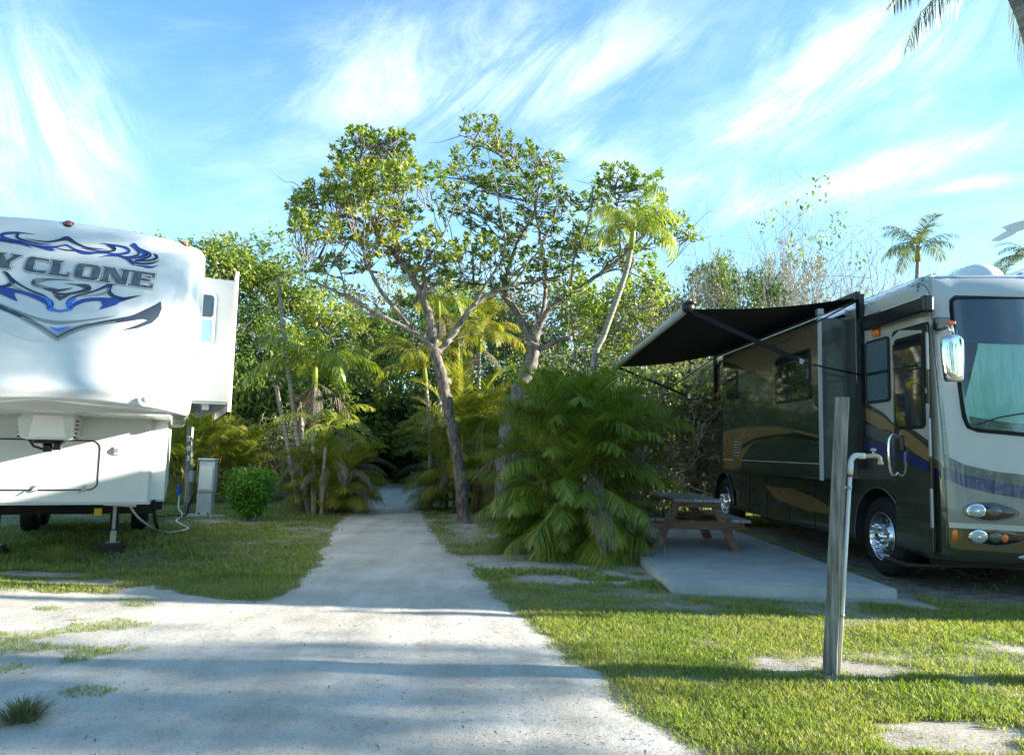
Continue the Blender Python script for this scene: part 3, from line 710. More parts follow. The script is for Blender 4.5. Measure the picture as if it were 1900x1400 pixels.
# baggage door with black gasket outline, latches
def rrect(x0, x1, z0, z1, r, n=5):
    pts = []
    for cx, cz, a0 in ((x1-r, z1-r, 0), (x0+r, z1-r, 90), (x0+r, z0+r, 180), (x1-r, z0+r, 270)):
        for i in range(n+1): a = R(a0+90*i/n); pts.append((cx+r*math.cos(a), cz+r*math.sin(a)))
    return pts
dx1, dz1 = yplane(187, 818, L0); _, dz0 = yplane(187, 908, L0)
dr = rrect(-1.06, dx1, dz0, dz1, .09); 
door = MB().prism([(x, L0-.012, z) for x, z in dr], (0, .012, 0)).build('baggage_door', white_alu, trailer)
MB().tube([(x, L0-.012, z) for x, z in dr+dr[:1]], .008, 6, cap=False).build('gasket', black_rub, door)
for px in (66, 157):
    x, z = yplane(px, 903, L0)
    MB().box((x-.02, L0-.03, z-.05), (x+.02, L0-.012, z+.02), bev=.006).tube([(x, L0-.035, z-.01), (x-.05, L0-.05, z-.06)], .008, 6).build('latch', steel, door)
x, z = yplane(217, 836, L0)
MB().box((x-.035, L0-.02, z-.045), (x+.045, L0, z+.05), bev=.008).box((x-.03, L0-.03, z-.02), (x+.015, L0-.02, z+.03), mi=1).build('lock', [white_plastic, steel], trailer)
# pin box
Yp = 7.95
pb = MB(); a = TL(88, 762, Yp); cx = a.x
pa = [(-.20,.04),(.22,.04),(.265,-.06),(.26,-.26),(.21,-.30),(-.19,-.30),(-.245,-.26),(-.265,-.08)]
ztop = TL(88, 763, Yp).z
pb.prism([(cx+x*1.0, a.y-.02, ztop+z) for x, z in pa], (0, .85, 0))
pbo = pb.build('pin_box', white_gel, trailer)
bm_ = bmesh.new(); bm_.from_mesh(pbo.data); bmesh.ops.bevel(bm_, geom=bm_.edges[:], offset=.03, segments=3, profile=.6, affect='EDGES'); bm_.to_mesh(pbo.data); bm_.free()
for p in pbo.data.polygons: p.use_smooth = True
MB().prism([(cx+x, a.y-.03, ztop+z) for x, z in ((-.12,-.04),(.15,-.04),(.19,-.27),(-.15,-.27))], (0, .02, 0)).build('face_panel', white_plastic, pbo)
for sx_ in (-1, 1):
    vt = MB()
    for k in range(5): vt.box((cx+sx_*.258-.014, a.y+.1, ztop-.1-.045*k), (cx+sx_*.258+.014, a.y+.3, ztop-.08-.045*k))
    vt.build('vent', black_gloss, pbo)
kp = MB().lathe([(.001, 0), (.17, 0), (.17, .03), (.16, .035), (.001, .035)], (cx, a.y+.25, ztop-.34), (0, 0, 1), 24)
kp.tube([(cx-.17, a.y+.1, ztop-.29), (cx-.10, a.y-.0, ztop-.37), (cx+.02, a.y-.03, ztop-.41), (cx+.12, a.y-.0, ztop-.37), (cx+.17, a.y+.1, ztop-.29)], .014, 6)
kp.lathe([(.001, 0), (.045, 0), (.045, .1), (.001, .1)], (cx, a.y+.2, ztop-.43), (0, 0, 1), 16).box((cx+.06, a.y+.15, ztop-.41), (cx+.13, a.y+.25, ztop-.31))
kp.build('king_pin', black_gloss, trailer)
x, z = yplane(175, 772, 1.3)
MB().ell((x, 1.3, 1.80), (.13, .09, .035)).build('courtesy_light', paleg, trailer)
# bedroom slide-out with flange
sy = 1.5; sx1, sz0 = yplane(424, 746, sy); _, sz1 = yplane(412, 518, sy); print('slide', sx1, sz0, sz1)
sl = MB().box((.8, sy, sz0), (sx1, 5.2, sz1), bev=.01).build('slide_out', white_alu, trailer)
fx, fz0 = yplane(425, 764, sy-.06); fx2, fz1 = yplane(440, 507, sy-.06)
fl = MB().prism([(x, y, fz0) for x, y in ((sx1+.002, sy+.03), (sx1+.03, sy-.02), (fx2-.02, sy-.16), (fx2+.02, sy-.15), (fx2+.02, 5.3), (sx1+.002, 5.3))], (0, 0, fz1-fz0)).build('flange', white_alu, sl)
for k in range(13): MB().ell((fx2-.03, sy-.155, fz0+.1+k*(fz1-fz0-.2)/12), (.006, .006, .006), n=6, m=4).build('rivet', steel, sl)
MB().box((.9, sy+.02, sz0-.03), (sx1-.02, 5.1, sz0-.001)).box((1.0, sy+.1, sz0-.1), (1.08, 5, sz0-.03)).box((1.3, sy+.1, sz0-.1), (1.38, 5, sz0-.03)).build('slide_underframe', steel, sl)
# window in the slide-out end
wx0, wz1 = yplane(363, 545, sy); wx1, _ = yplane(397, 560, sy); _, wz0 = yplane(375, 634, sy); _, wzm = yplane(375, 592, sy)
wf = MB().prism([(x, sy-.018, z) for x, z in rrect(wx0-.02, wx1+.03, wz0-.02, wz1+.02, .05)], (0, .017, 0)).build('window', white_plastic, sl)
MB().prism([(x, sy-.024, z) for x, z in rrect(wx0, wx1, wzm+.03, wz1, .04)], (0, .005, 0)).build('upper_pane', glass_dark, wf)
MB().prism([(x, sy-.024, z) for x, z in rrect(wx0, wx1-.005, wz0, wzm-.005, .015)], (0, .005, 0)).build('lower_pane', glass_pale, wf)
# clearance lights, cap corner lamp
tb = bvh_of([cap])
def onto(px, py, bv):
    h = bv.ray_cast(CAM, ray(px, py))
    if h[0] is None:
        h = bv.find_nearest(CAM+ray(px, py)*8.2); print('miss', px, py)
    return h[0], h[1]
def roundlamp(px, py, r, name, parent, bv, m1, m2, ring=1.3, nrm=None):
    p, n = onto(px, py, bv); n = n if n.dot(ray(px, py)) < 0 else -n
    Mi = wmat(parent).inverted(); p = Mi @ p; n = (Mi.to_3x3() @ n).normalized() if nrm is None else Vector(nrm).normalized()
    o = MB().lathe([(.001, .012), (r*ring*.7, .012), (r*ring, .004), (r*ring, -.01)], p, n, 20).build(name, m1, parent)
    MB().lathe([(.001, .03), (r*.6, .026), (r, .012), (r, .005)], p, n, 20).build('lens', m2, o)
for px, py in ((127, 415), (343, 453)): roundlamp(px, py, .038, 'clearance_light', trailer, tb, black_gloss, amber if px > 200 else red_amber)
roundlamp(268, 741, .035, 'docking_light', trailer, tb, white_plastic, steel, 2.0, (.32, -1, .05))
# jack legs + blocks
jz = G(208, 1022); j = Mti @ jz
for jx in (j.x, j.x-1.35):
    jl = MB().box((jx-.05, j.y-.05, .28), (jx+.05, j.y+.05, .80)).box((jx-.036, j.y-.036, .12), (jx+.036, j.y+.036, .4), mi=1).box((jx-.09, j.y-.09, .10), (jx+.09, j.y+.09, .125), mi=1)
    jl.box((jx-.02, j.y-.062, .3), (jx+.02, j.y-.05, .6), mi=1).build('landing_leg', [dark_under, steel], trailer)
a = TL(195, 934, 9.55); b_ = TL(250, 937, 9.4)
MB().beam(a, b_, .05, .04).build('valve_bar', white_plastic, trailer)
a = TL(172, 930, 9.9)
MB().box((a.x, a.y, a.z-.03), (a.x+.12, a.y+.03, .78)).build('support_post', grey_wood, trailer)
sgp = MB(); q0 = TL(174, 956, 9.88); q1 = TL(189, 943, 9.88); sgp.box((q0.x, q0.y, q0.z), (q1.x, q0.y+.012, q1.z))
sgn = sgp.build('notice_tag', yellow, trailer)
# wheels of the trailer, far back under the body
for sx in (-1.0, .55):
    for yy in (5.9, 6.8):
        wo = MB().lathe([(.2, -.11), (.36, -.11), (.39, -.08), (.4, 0), (.39, .08), (.36, .11), (.2, .11)], (sx, yy, .4), (1, 0, 0), 28).build('tyre', black_rub, trailer)
        MB().lathe([(.001, .09), (.08, .11), (.19, .06), (.2, .1)], (sx, yy, .4), (1, 0, 0), 20).build('rim', white_plastic, wo)
blk = empty('jack_block', (jz.x, jz.y, 0), TH, 'dark stacked wooden blocks under the landing leg of the white trailer', 'block')
MB().box((-.16, -.14, .0), (.16, .14, .06), bev=.006).box((-.13, -.13, .062), (.13, .13, .12), bev=.006).build('blocks', block_mat, blk)
j2 = Mt @ Vector((j.x-1.35, j.y, 0))
b2 = copy_tree(blk); b2.location = (j2.x, j2.y, 0); b2['label'] = 'dark wooden blocks under the other landing leg, at the left edge of the photo'
# ------------------------------------------------ decals on the cap
A = lambda x, y: (x/11.67, 420+y/11.67)
S_ = []
def st(pts, mi, layer=1):
    v, f = stroke_tris(pts); S_.append((v, f, mi, layer))
def pg(pts, mi, layer=1, smooth=True):
    p = [(q[0], q[1]) for q in (catmull(pts, 5, True) if smooth else pts)]; v, f = poly_tris([p]); S_.append((v, f, mi, layer))
# 0 navy 1 blue 2 light blue 3 grey 4 charcoal 5 pale
st([(-70,570,6),(-30,588,9),(0,604,11),(40,621,12),(80,629,9),(130,630,5),(165,625,2)], 5, 1)
st([(46,442,.4),(70,447,2),(90,448.6,3),(108,446,4.5),(125,442.5,8),(140,451,5),(160,459,3),(185,462,1.4),(200,463,.3)], 0, 2)
st([(67,434.7,.3),(45,432.7,2),(30,432,4),(12,433,5),(3,436,6),(6,441,7),(20,445.5,6),(40,450,5.5),(62,455,4.5),(80,459,6),(93,462.5,6),(103,465,.4)], 1, 2)
st([(36,434.5,3),(31,438,5),(36,443,4.5),(50,447,3),(75,452.5,2.2),(97,453.5,.4)], 0, 3)
st([(84,457,2),(100,458.5,4),(112,456.5,3),(124,455,3),(138,462.5,4),(150,467.5,6.5),(165,469.5,5.5),(182,468.8,3.5),(200,469.8,3),(218,471.5,3.5),(232,470,5),(240,466.5,5),(236,461,5),(224,457,4),(205,454,3),(184,451,.3)], 1, 2)
st([(100,459,.5),(122,464,2),(138,465,2),(148,466,2)], 0, 3)
st([(198,454.5,1),(208,458,6),(213,462,6),(208,466,3.5),(190,466.3,2.2),(170,463.5,1.8),(150,460.3,.4)], 0, 3)
st([(183,477.5,.3),(195,475,2),(208,474,4),(222,475,4),(235,480,5),(244,486,7),(248,492,3)], 1, 2)
st([(238,483,3),(252,488,3.5),(270,489.5,4),(285,487.5,3.5),(296,483,.3)], 0, 3)
st([(249,491.8,1),(262,493.6,2.5),(275,495.5,4.5),(285,495.3,3),(295,491.3,.3)], 1, 2)
st([(242,455.5,2),(249,454,6),(254,459,6),(261,465,7),(270,470,9),(268,474,6.5),(255,478,4),(238,480,2)], 1, 2)
st([(243,455.5,2),(252,463,2.2),(258,469.5,3),(254,474,3.5),(238,477,2.6),(222,475,1.2)], 0, 3)
st([(256,459.5,1),(267,464.5,2.4),(278,470.5,4),(278,475,4.5),(268,480,4),(250,484,3)], 0, 3)
st([(284,470,.5),(290.5,475.5,6),(288,480,5),(278,483,4),(264,484,3),(250,485,1.5)], 0, 2)
st([(-30,446,5),(0,446.5,4),(18,448.5,4),(35,450.3,6),(48,455,3),(62,461.5,.3)], 1, 2)
st([(-10,441,2),(8,446,3),(24,450,4)], 0, 3)
# tornado
st([(138,521,.3),(115,518.8,2),(92,518.8,4),(72,520.5,9),(63,524.5,11),(70,529.5,8),(88,533.5,4),(106,535.5,1.5)], 3, 2)
st([(60,523,4),(63,527,2),(72,531,1)], 4, 3); st([(80,519,1),(100,518,1.8),(138,521,.4)], 4, 3)
st([(118,526,.4),(140,528,2.5),(157,531,8),(165,534.5,10),(158,539,7),(140,543,4.5),(118,546,4),(98,542.5,1.5)], 4, 3)
st([(79,535,1),(95,538,6),(108,539,5),(124,536.7,3),(136,533.5,.3)], 4, 3); st([(96,543,1),(108,546,4),(122,545,2)], 4, 3)
pg([(98,547.5),(111.5,558),(132,546.8),(114,549.5)], 4, 3, False)
# flame wings
st([(5,503,.5),(13,508,6),(24,519,5),(42,531,3.4),(60,540,3.2),(78,547,3.6),(91,556,4.5),(96,563,8),(92,570,12),(101,575,4.5),(112,576.7,4),(124,575,4.5),(131,569,12),(126,563,8),(130,556,5),(142,549.5,3.5),(160,544.8,3),(180,538.5,3.6),(200,530,5),(215,527.5,.5)], 0, 3)
st([(82,551,3),(90,558,6),(93.5,565,8),(92,571,10),(101,575.8,4),(112,577.3,4),(123,575.6,4),(131,570,10),(126,564,8),(133,558,6),(142,553,3)], 2, 4)
st([(12,508,4),(20,517,8),(23,524,9),(14,530,6),(0,531.5,3.5),(-20,531,3)], 0, 3)
st([(-30,536,8),(0,536.5,8),(20,538.5,8),(35,541,6),(52,545,8),(70,552,9),(84,560,8),(91,568,6)], 1, 3)
pg([(-30,534),(0,534),(28,538),(27.5,548),(33.5,560),(0,545),(-30,532)], 1, 3, False)
st([(207,529,5),(203,536,7),(203.5,543,8),(212,550,6.5),(228,554.5,6.5),(245,551.5,4),(263,547.5,.3)], 0, 3)
st([(240,553.5,3),(225,556,8),(207,558,10),(190,555.5,7),(172,555.5,6.5),(155,558,7),(142,563,7),(133,569,5)], 1, 3)
pg([(184,553),(236,552),(215,566),(184,575),(190.5,566)], 1, 3, False)
st([(20,523,1),(28,532,3),(45,540,2.5),(70,547,.5)], 3, 4); st([(204,534,1),(195,543,3.4),(178,547,2.4),(150,551,.5)], 3, 4)
# lower V
st([(-60,548,7),(-20,561,7),(0,569,8),(40,586.5,7.5),(75,605,6.5),(105.5,627,7)], 4, 2); st([(105.5,627,7),(140,611,7),(175,602,7),(215,595,8),(245,590,10),(268,583,15),(286,574,14),(297,562,4)], 4, 2)
st([(40,590,2),(75,609,4),(106,630,5)], 3, 3); st([(106,630,5),(140,614,5),(175,604,3),(215,597,2)], 3, 3)
st([(-60,541,4),(0,564.5,4),(50,584,4),(80,594,6),(107,598.5,7),(140,596.5,4.5),(190,590,3),(215,586,.5)], 3, 2)
st([(40,588,2),(70,600,3),(90,612,4),(106,622,4)], 3, 4); st([(106,622,4),(130,610,3.5),(165,600,2.5)], 3, 4)
pg([(91,606),(107,609),(133,605),(107.3,616.5)], 2, 5, False)
pg([(298.5,559),(300,573),(294,588),(281,600),(256,609),(225,613.5),(250,604.5),(266,598),(275,593.5),(262,591.5),(262,585)], 4, 3, False)
decal('flame_graphic', S_, tb, [navy, blue, lblue, grayd, charc, paleg], trailer)
# lettering CYCLONE
LT = {
'C': [[(1.0,.97),(.26,1.0),(.12,.95),(.03,.8),(0,.2),(.06,.06),(.2,0),(.93,.02),(1.0,.24),(.82,.2),(.42,.2),(.38,.26),(.4,.76),(.45,.82),(.84,.82),(1.0,.78)]],
'Y': [[(0,1),(.5,1),(.5,.88),(.44,.88),(.57,.56),(.76,.88),(.7,.88),(.7,1),(1.08,1),(1.08,.9),(1.0,.88),(.72,.44),(.72,.13),(.8,.13),(.8,0),(.24,0),(.24,.13),(.32,.13),(.32,.44),(.07,.88),(0,.88)]],
'L': [[(0,1),(.6,1),(.6,.88),(.5,.88),(.5,.16),(.84,.16),(.9,.32),(1.0,.32),(1.0,0),(-.04,0),(-.04,.12),(.06,.12),(.06,.88),(0,.88)]],
'O': [[(.24,1),(.82,1),(.95,.93),(1.02,.8),(1.0,.2),(.94,.07),(.8,0),(.2,0),(.06,.06),(0,.2),(.02,.8),(.1,.95)], [(.4,.8),(.36,.76),(.34,.24),(.38,.2),(.62,.2),(.66,.24),(.68,.76),(.64,.8)]],
'N': [[(0,1),(.42,1),(.74,.42),(.74,.88),(.64,.88),(.64,1),(1.08,1),(1.08,.88),(.98,.88),(.98,0),(.62,0),(.28,.58),(.28,.12),(.38,.12),(.38,0),(-.06,0),(-.06,.12),(.04,.12),(.04,.88),(0,.88)]],
'E': [[(0,1),(1.02,1),(1.02,.7),(.9,.7),(.88,.84),(.46,.84),(.46,.6),(.86,.6),(.86,.42),(.46,.42),(.46,.16),(.88,.16),(.92,.32),(1.04,.32),(1.04,0),(-.06,0),(-.06,.12),(.06,.12),(.06,.88),(0,.88)]]}
cells = [('C',-62,-22),('Y',-18,33),('C',46,88),('L',92,130),('O',137,184),('N',188,237),('E',241,283)]
def grow_loop(lp, d):
    n = len(lp); out = []; ar = sum(lp[i][0]*lp[(i+1) % n][1]-lp[(i+1) % n][0]*lp[i][1] for i in range(n)); sg = 1 if ar > 0 else -1
    for i in range(n):
        a, b, c = lp[i-1], lp[i], lp[(i+1) % n]
        e1 = (b[0]-a[0], b[1]-a[1]); e2 = (c[0]-b[0], c[1]-b[1]); l1 = math.hypot(*e1) or 1; l2 = math.hypot(*e2) or 1
        n1 = (e1[1]/l1, -e1[0]/l1); n2 = (e2[1]/l2, -e2[0]/l2); k = max(.35, 1+n1[0]*n2[0]+n1[1]*n2[1])
        out.append((b[0]+sg*d*(n1[0]+n2[0])/k, b[1]+sg*d*(n1[1]+n2[1])/k))
    return out
LS = []
for ch, x0, x1 in cells:
    loops = []
    for lp in LT[ch]:
        loops.append([(lambda xx, yb, h: (xx+b*7.0-2, yb-b*h))(x0+a*(x1-x0), 498.5+.137*(x0+a*(x1-x0)-10), 28.5) for a, b in lp])
    for gi, (d, mi, layer) in enumerate(((1.9, 1, 2), (1.15, 2, 3), (.0, 0, 4))):
        ls = [grow_loop(loops[0], d)]+[grow_loop(q, -d) for q in loops[1:]]
        v, f = poly_tris(ls); LS.append((v, f, mi, layer))
decal('lettering', LS, tb, [letter, letter_edge, letter_ring], trailer)
# ------------------------------------------------------------------ motorhome (right)
M0 = Vector((4.83, 8.75, 0)); MTH = R(1.7)
mh = empty('motorhome', M0, MTH, 'dark green and tan motorhome with its awning out, beside the concrete slab', 'motorhome')
Mm = wmat(mh); Mmi = Mm.inverted()
def SP(px, py, x=0.0):   # pixel on local plane x -> (y,z)
    d = Mmi.to_3x3() @ ray(px, py); o = Mmi @ CAM; t = (x-o.x)/d.x; q = o+d*t; return q.y, q.z
def FP(px, py, y):
    d = Mmi.to_3x3() @ ray(px, py); o = Mmi @ CAM; t = (y-o.y)/d.y; q = o+d*t; return q.x, q.z
pl = []; Wd = 2.5; rc = .36; LB = 11.0
for y in np.linspace(LB, rc-.3, 40): pl.append((0, y, -1, 0, 0))
for i in range(1, 9):
    a = math.pi/2*i/9; x = rc*(1-math.cos(a)); y = -.3+rc*(1-math.sin(a)); pl.append((x, y, -math.cos(a), -math.sin(a), math.sin(a)))
for i in range(25):
    t = i/24; x = rc+(Wd-2*rc)*t; pl.append((x, -.3-.13*math.sin(math.pi*t), 0, -1, 1))
for i in range(8, 0, -1):
    a = math.pi/2*i/9; x = Wd-rc*(1-math.cos(a)); y = -.3+rc*(1-math.sin(a)); pl.append((x, y, math.cos(a), -math.sin(a), math.sin(a)))
for y in np.linspace(rc-.3, LB, 40): pl.append((Wd, y, 1, 0, 0))
def ff(z):
    if z < .9: return -.05-.06*(z-.38)/.52
    if z < 1.7: return -.11+.05*(z-.9)/.8
    return -.06+.20*((z-1.7)/1.9)**1.2
zs = list(np.linspace(.38, 3.44, 42)); prof = [(z, .02 if z < .4 else 0, ff(z)) for z in zs]
prof += [(3.44+.30*math.sin(a), .28*(1-math.cos(a)), ff(3.44)-.0+.1*math.sin(a)) for a in np.linspace(.2, math.pi/2, 7)]
body = wrap_body(pl, prof, 0).build('body', [dkgreen], mh)
# wheel positions
wy, wz = SP(1632, 992, 0); ry, rz_ = SP(1344, 935, 0); ry = min(ry, 7.6); print('wheels', wy, wz, ry, rz_)
wy = wy; WR = .5
def cutter(y, z, r):
    return MB().lathe([(.001, -.3), (r, -.3), (r, .6), (.001, .6)], (0, y, z), (1, 0, 0), 40).build('cut', dark_under, mh)
for y in (wy, ry):
    c = cutter(y, .5, .62); c.parent = None; c.matrix_world = Mm
    c.location = M0; c.rotation_euler = (0, 0, MTH)
    md = body.modifiers.new('b', 'BOOLEAN'); md.object = c; md.operation = 'DIFFERENCE'; md.solver = 'EXACT'
    bpy.context.view_layer.update(); dg = bpy.context.evaluated_depsgraph_get(); me = bpy.data.meshes.new_from_object(body.evaluated_get(dg)); body.modifiers.clear(); body.data = me
    bpy.data.objects.remove(c)
body.data.materials.clear(); body.data.materials.append(dkgreen); body.data.materials.append(dark_under)
for p in body.data.polygons:
    c = p.center
    inw = any(math.hypot(c.y-y, c.z-.5) < .60 for y in (wy, ry)) or (0.02 < c.x < .7 and any(math.hypot(c.y-y, c.z-.5) < .63 for y in (wy, ry)))
    p.material_index = 1 if inw and c.x < .8 else 0; p.use_smooth = not inw
    if c.x > .1 and c.x < .75 and c.z > 1.15: pass
def wheel(y, name='wheel', studs=True, x=.06):
    t = MB().lathe([(.30, .0), (.33, -.03), (.42, -.04), (.475, -.02), (.5, .02), (.5, .22), (.47, .26), (.3, .26)], (x, y, WR), (1, 0, 0), 48).build(name, black_rub, mh)
    rm = MB().lathe([(.305, -.01), (.318, -.035), (.295, -.04), (.285, .0), (.262, .03), (.255, .05), (.175, .035), (.165, .0), (.12, -.02), (.105, -.02)], (x, y, WR), (1, 0, 0), 48).build('rim', alu, t)
    MB().lathe([(.001, -.10), (.045, -.10), (.07, -.085), (.085, -.02), (.11, .0)], (x, y, WR), (1, 0, 0), 20).build('hub', alu, t)
    for k in range(10):
        a = 2*math.pi*k/10; MB().lathe([(.001, .028), (.026, .028), (.028, .034)], (x+.0, y+.215*math.cos(a), WR+.215*math.sin(a)), (1, 0, 0), 12).build('hand_hole', black_gloss, t)
        MB().lathe([(.001, -.12), (.014, -.12), (.018, -.06), (.02, .02)], (x, y+.14*math.cos(a+.3), WR+.14*math.sin(a+.3)), (1, 0, 0), 10).build('lug_nut', chrome, t)
    return t
w1 = wheel(wy); w2 = wheel(ry)
for y in (wy, ry):
    for xx in (2.2,): MB().lathe([(.001, .0), (.42, 0), (.5, .05), (.5, .24), (.42, .28), (.001, .28)], (xx, y, WR), (1, 0, 0), 32).build('wheel', black_rub, mh)
for y in (wy, ry):
    pts = [(-.012, y+.62*math.cos(a), .5+.62*math.sin(a)) for a in np.linspace(-.15, math.pi+.15, 26)]
    MB().tube(pts, .012, 6).build('wheel_arch_trim', slategr, mh)
MB().box((.15, 1.6, .30), (2.35, 5.6, .55)).box((.2, -.1, .28), (2.3, 0.25, .40)).box((.3, 8.4, .3), (2.2, 10.7, .5)).box((.5, 0, .5), (2, 10.8, .8)).build('undercarriage', dark_under, mh)
MB().box((-.16, .15, .235), (.75, .62, .285), bev=.01).build('entry_step', black_gloss, mh)
for y_ in (wy+.95, wy+1.9, wy+2.9, wy+3.9, wy+4.8, ry+1.2, ry+2.3):
    if y_ < 10.6: MB().box((-.004, y_-.006, .42), (.01, y_+.006, 1.12)).build('bay_door_seam', black_rub, mh)
for a_, b2_ in ((wy+.95, ry-.75), (ry+.8, 10.7)): MB().box((-.005, a_, 1.12), (.01, b2_, 1.132)).build('body_seam', black_rub, mh)
# roof
MB().box((.25, .35, 3.74), (2.25, LB-.1, 3.765)).build('roof_skin', roof_white, mh)
# slide-out
XS = -.52; sy0, _z = SP(1521, 740, XS); _y, sz0 = SP(1521, 888, XS); _y, sz1 = SP(1521, 588, XS); sy1, _z = SP(1341, 760, XS); sy1 = min(sy1, 6.1); print('mh slide', sy0, sy1, sz0, sz1)
so = MB().box((XS, sy0, sz0), (.05, sy1, sz1), bev=.012).build('slide_out', [dkgreen], mh)
sb = MB().box((XS-.012, sy0-.025, sz0-.02), (XS+.03, sy0+.01, sz1+.03)).build('corner_trim', silver, so)
MB().box((XS+.035, sy0-.008, sz0+.02), (-.004, sy0-.001, sz1-.02)).build('end_panel', slategr, so)
MB().box((XS-.006, sy0, sz0+.20), (XS+.001, sy1, sz0+.212)).build('seam_trim', silver, so)
def panel(y0, y1, z0, z1, x, r=.05, d=.02):
    return MB().prism([(x-d, y, z) for y, z in rrect(y0, y1, z0, z1, r)], (d-.001, 0, 0))
def win(parent, px0, px1, py_t, py_b, x, name='window', m=glass_dark, inner=.035):
    y0, _ = SP(px1, (py_t+py_b)/2, x); y1, _ = SP(px0, (py_t+py_b)/2, x); _, z1 = SP((px0+px1)/2, py_t, x); _, z0 = SP((px0+px1)/2, py_b, x)
    w = panel(y0, y1, z0, z1, x, .06, .022).build(name, black_gloss, parent)
    panel(y0+inner, y1-inner, z0+inner, z1-inner, x-.022, .04, .004).build('pane', m, w); return (y0, y1, z0, z1, w)
y0, y1, z0, z1, w = win(so, 1441, 1505, 655, 745, XS)
MB().box((XS-.03, (y0+y1)/2-.012, z0+.03), (XS-.022, (y0+y1)/2+.012, z1-.03)).build('mullion', black_gloss, w)
win(so, 1350, 1369, 690, 740, XS)
vy, vz1 = SP(1366, 809, XS); vy0, vz0 = SP(1372, 856, XS)
vv = panel(min(vy, vy0)-.12, max(vy, vy0)+.12, vz0, vz1, XS, .01, .012).build('vent', tanp, so)
sll = MB()
for k in range(7): sll.box((XS-.02, min(vy, vy0)-.02, vz1-.06-k*.05), (XS-.012, max(vy, vy0)+.1, vz1-.04-k*.05))
sll.build('louvres', steel, vv)
# rear side window and small window
win(mh, 1297, 1325, 722, 785, 0)
# front side window, door
y0, y1, z0, z1, w = win(mh, 1609, 1653, 628, 747, 0, m=glass_smoke)
zm = (z0+z1)/2-.03; MB().box((-.034, y0+.03, zm-.02), (-.024, y1-.03, zm+.02)).build('mullion', black_gloss, w)
dy0, _ = SP(1729, 800, 0); dy1, _ = SP(1662, 800, 0); _, dz1 = SP(1690, 590, 0); print('door', dy0, dy1, dz1)
dz1 = SP(1695, 606, 0)[1]; dz0 = .42
dgap = panel(dy0-.012, dy1+.012, dz0, dz1+.015, 0, .04, .006).build('door', black_gloss, mh)
ddo = panel(dy0, dy1, dz0+.01, dz1, -.006, .04, .016).build('door_skin', [dkgreen], dgap)
_, gz1 = SP(1695, 622, 0); _, gz0 = SP(1695, 796, 0); gy0, _ = SP(1720, 700, 0); gy1, _ = SP(1664, 700, 0)
dw = panel(gy0, gy1, gz0, gz1, -.022, .08, .014).build('door_window', black_gloss, dgap)
panel(gy0+.04, gy1-.03, gz0+.04, gz1-.04, -.036, .06, .004).build('pane', glass_dark, dw)
MB().box((-.046, gy0+.03, gz0+(gz1-gz0)*.62), (-.04, gy1-.02, gz0+(gz1-gz0)*.62+.02)).build('mullion', black_gloss, dw)
hg = MB()
for z_ in (2.75, 1.75, .95): hg.box((-.04, dy0-.02, z_-.22), (-.016, dy0+.012, z_+.22), bev=.005)
hg.build('hinge', steel, dgap)
ly, lz = SP(1678, 822, 0); MB().box((-.05, ly-.05, lz-.1), (-.022, ly+.05, lz+.1), bev=.01).build('door_handle', black_gloss, dgap)
hy, hz1 = SP(1658, 806, -.06); _, hz0 = SP(1658, 882, -.06)
MB().tube(catmull([(-.0, hy, hz1-.05), (-.07, hy, hz1), (-.12, hy, hz1-.1), (-.12, hy, hz0+.1), (-.07, hy, hz0), (0, hy, hz0+.05)], 6), .018, 10).build('grab_handle', chrome, mh)
# door awning case and light
ay0, az1 = SP(1722, 556, -.08); ay1, az0 = SP(1606, 606, -.08)
_, azt = SP(1665, 578, -.08)
acy0 = ay0; acy1 = ay1
MB().box((-.13, acy0, azt-.12), (-.001, acy1, azt+.08), bev=.03).box((-.14, acy0+.06, azt+.05), (-.13, acy1-.5, azt+.065), mi=1).build('door_awning_case', [black_gloss, silver], mh)
oy, oz = SP(1628, 618, 0); MB().box((-.05, oy-.09, oz-.045), (-.001, oy+.07, oz+.045), bev=.015).build('porch_light', amber, mh)
# ---------------- awning
aw_y0, aw_z = SP(1592, 552, 0); aw_y1, _ = SP(1332, 664, 0); aw_y1 = min(aw_y1, 9.0)
rollF = Mmi @ P(1272, 573, 10.2); rollR = Mmi @ P(1145, 680, 17.4); print('awn', aw_y0, aw_z, aw_y1, rollF, rollR)
aw = empty('awning', (0, 0, 0)); aw.parent = mh
bpy.data.objects.remove(aw)
n = 14; vs = []; fs = []
for j in range(2):
    dz_ = -.006*j
    for i in range(n+1):
        t = i/n
        for k in range(n+1):
            s = k/n; a = Vector((-.02, aw_y0+(aw_y1-aw_y0)*s, aw_z)); b = rollF.lerp(rollR, s); q = a.lerp(b, t); q.z -= .06*math.sin(math.pi*t)*(1+.2*math.sin(s*9)); q.z += dz_
            vs.append(q)
o_ = (n+1)**2
for i in range(n):
    for k in range(n):
        q = [i*(n+1)+k, i*(n+1)+k+1, (i+1)*(n+1)+k+1, (i+1)*(n+1)+k]; fs.append(q); fs.append([x+o_ for x in q][::-1])
awn = MB().add(vs, fs, 0, True).build('awning', canvas, mh, recalc=False)
MB().tube([rollF+Vector((0, -.05, .0)), rollR+Vector((0, .05, 0))], .062, 14).build('roller_tube', canvas_top, awn)
for p in (rollF+Vector((0, -.12, 0)), rollR+Vector((0, .12, 0))): MB().lathe([(.001, -.03), (.075, -.03), (.085, 0), (.075, .05), (.001, .05)], p, (0, 1, 0), 16).tube([p+Vector((-.02, -.02, .07)), p+Vector((.1, -.02, .06))], .02, 6).build('roller_end', black_gloss, awn)
MB().box((-.09, aw_y0-.1, aw_z-.06), (0, aw_y1, aw_z+.07), bev=.02).build('awning_rail', black_gloss, awn)
bpx, bpz = SP(1597, 679, -.03)
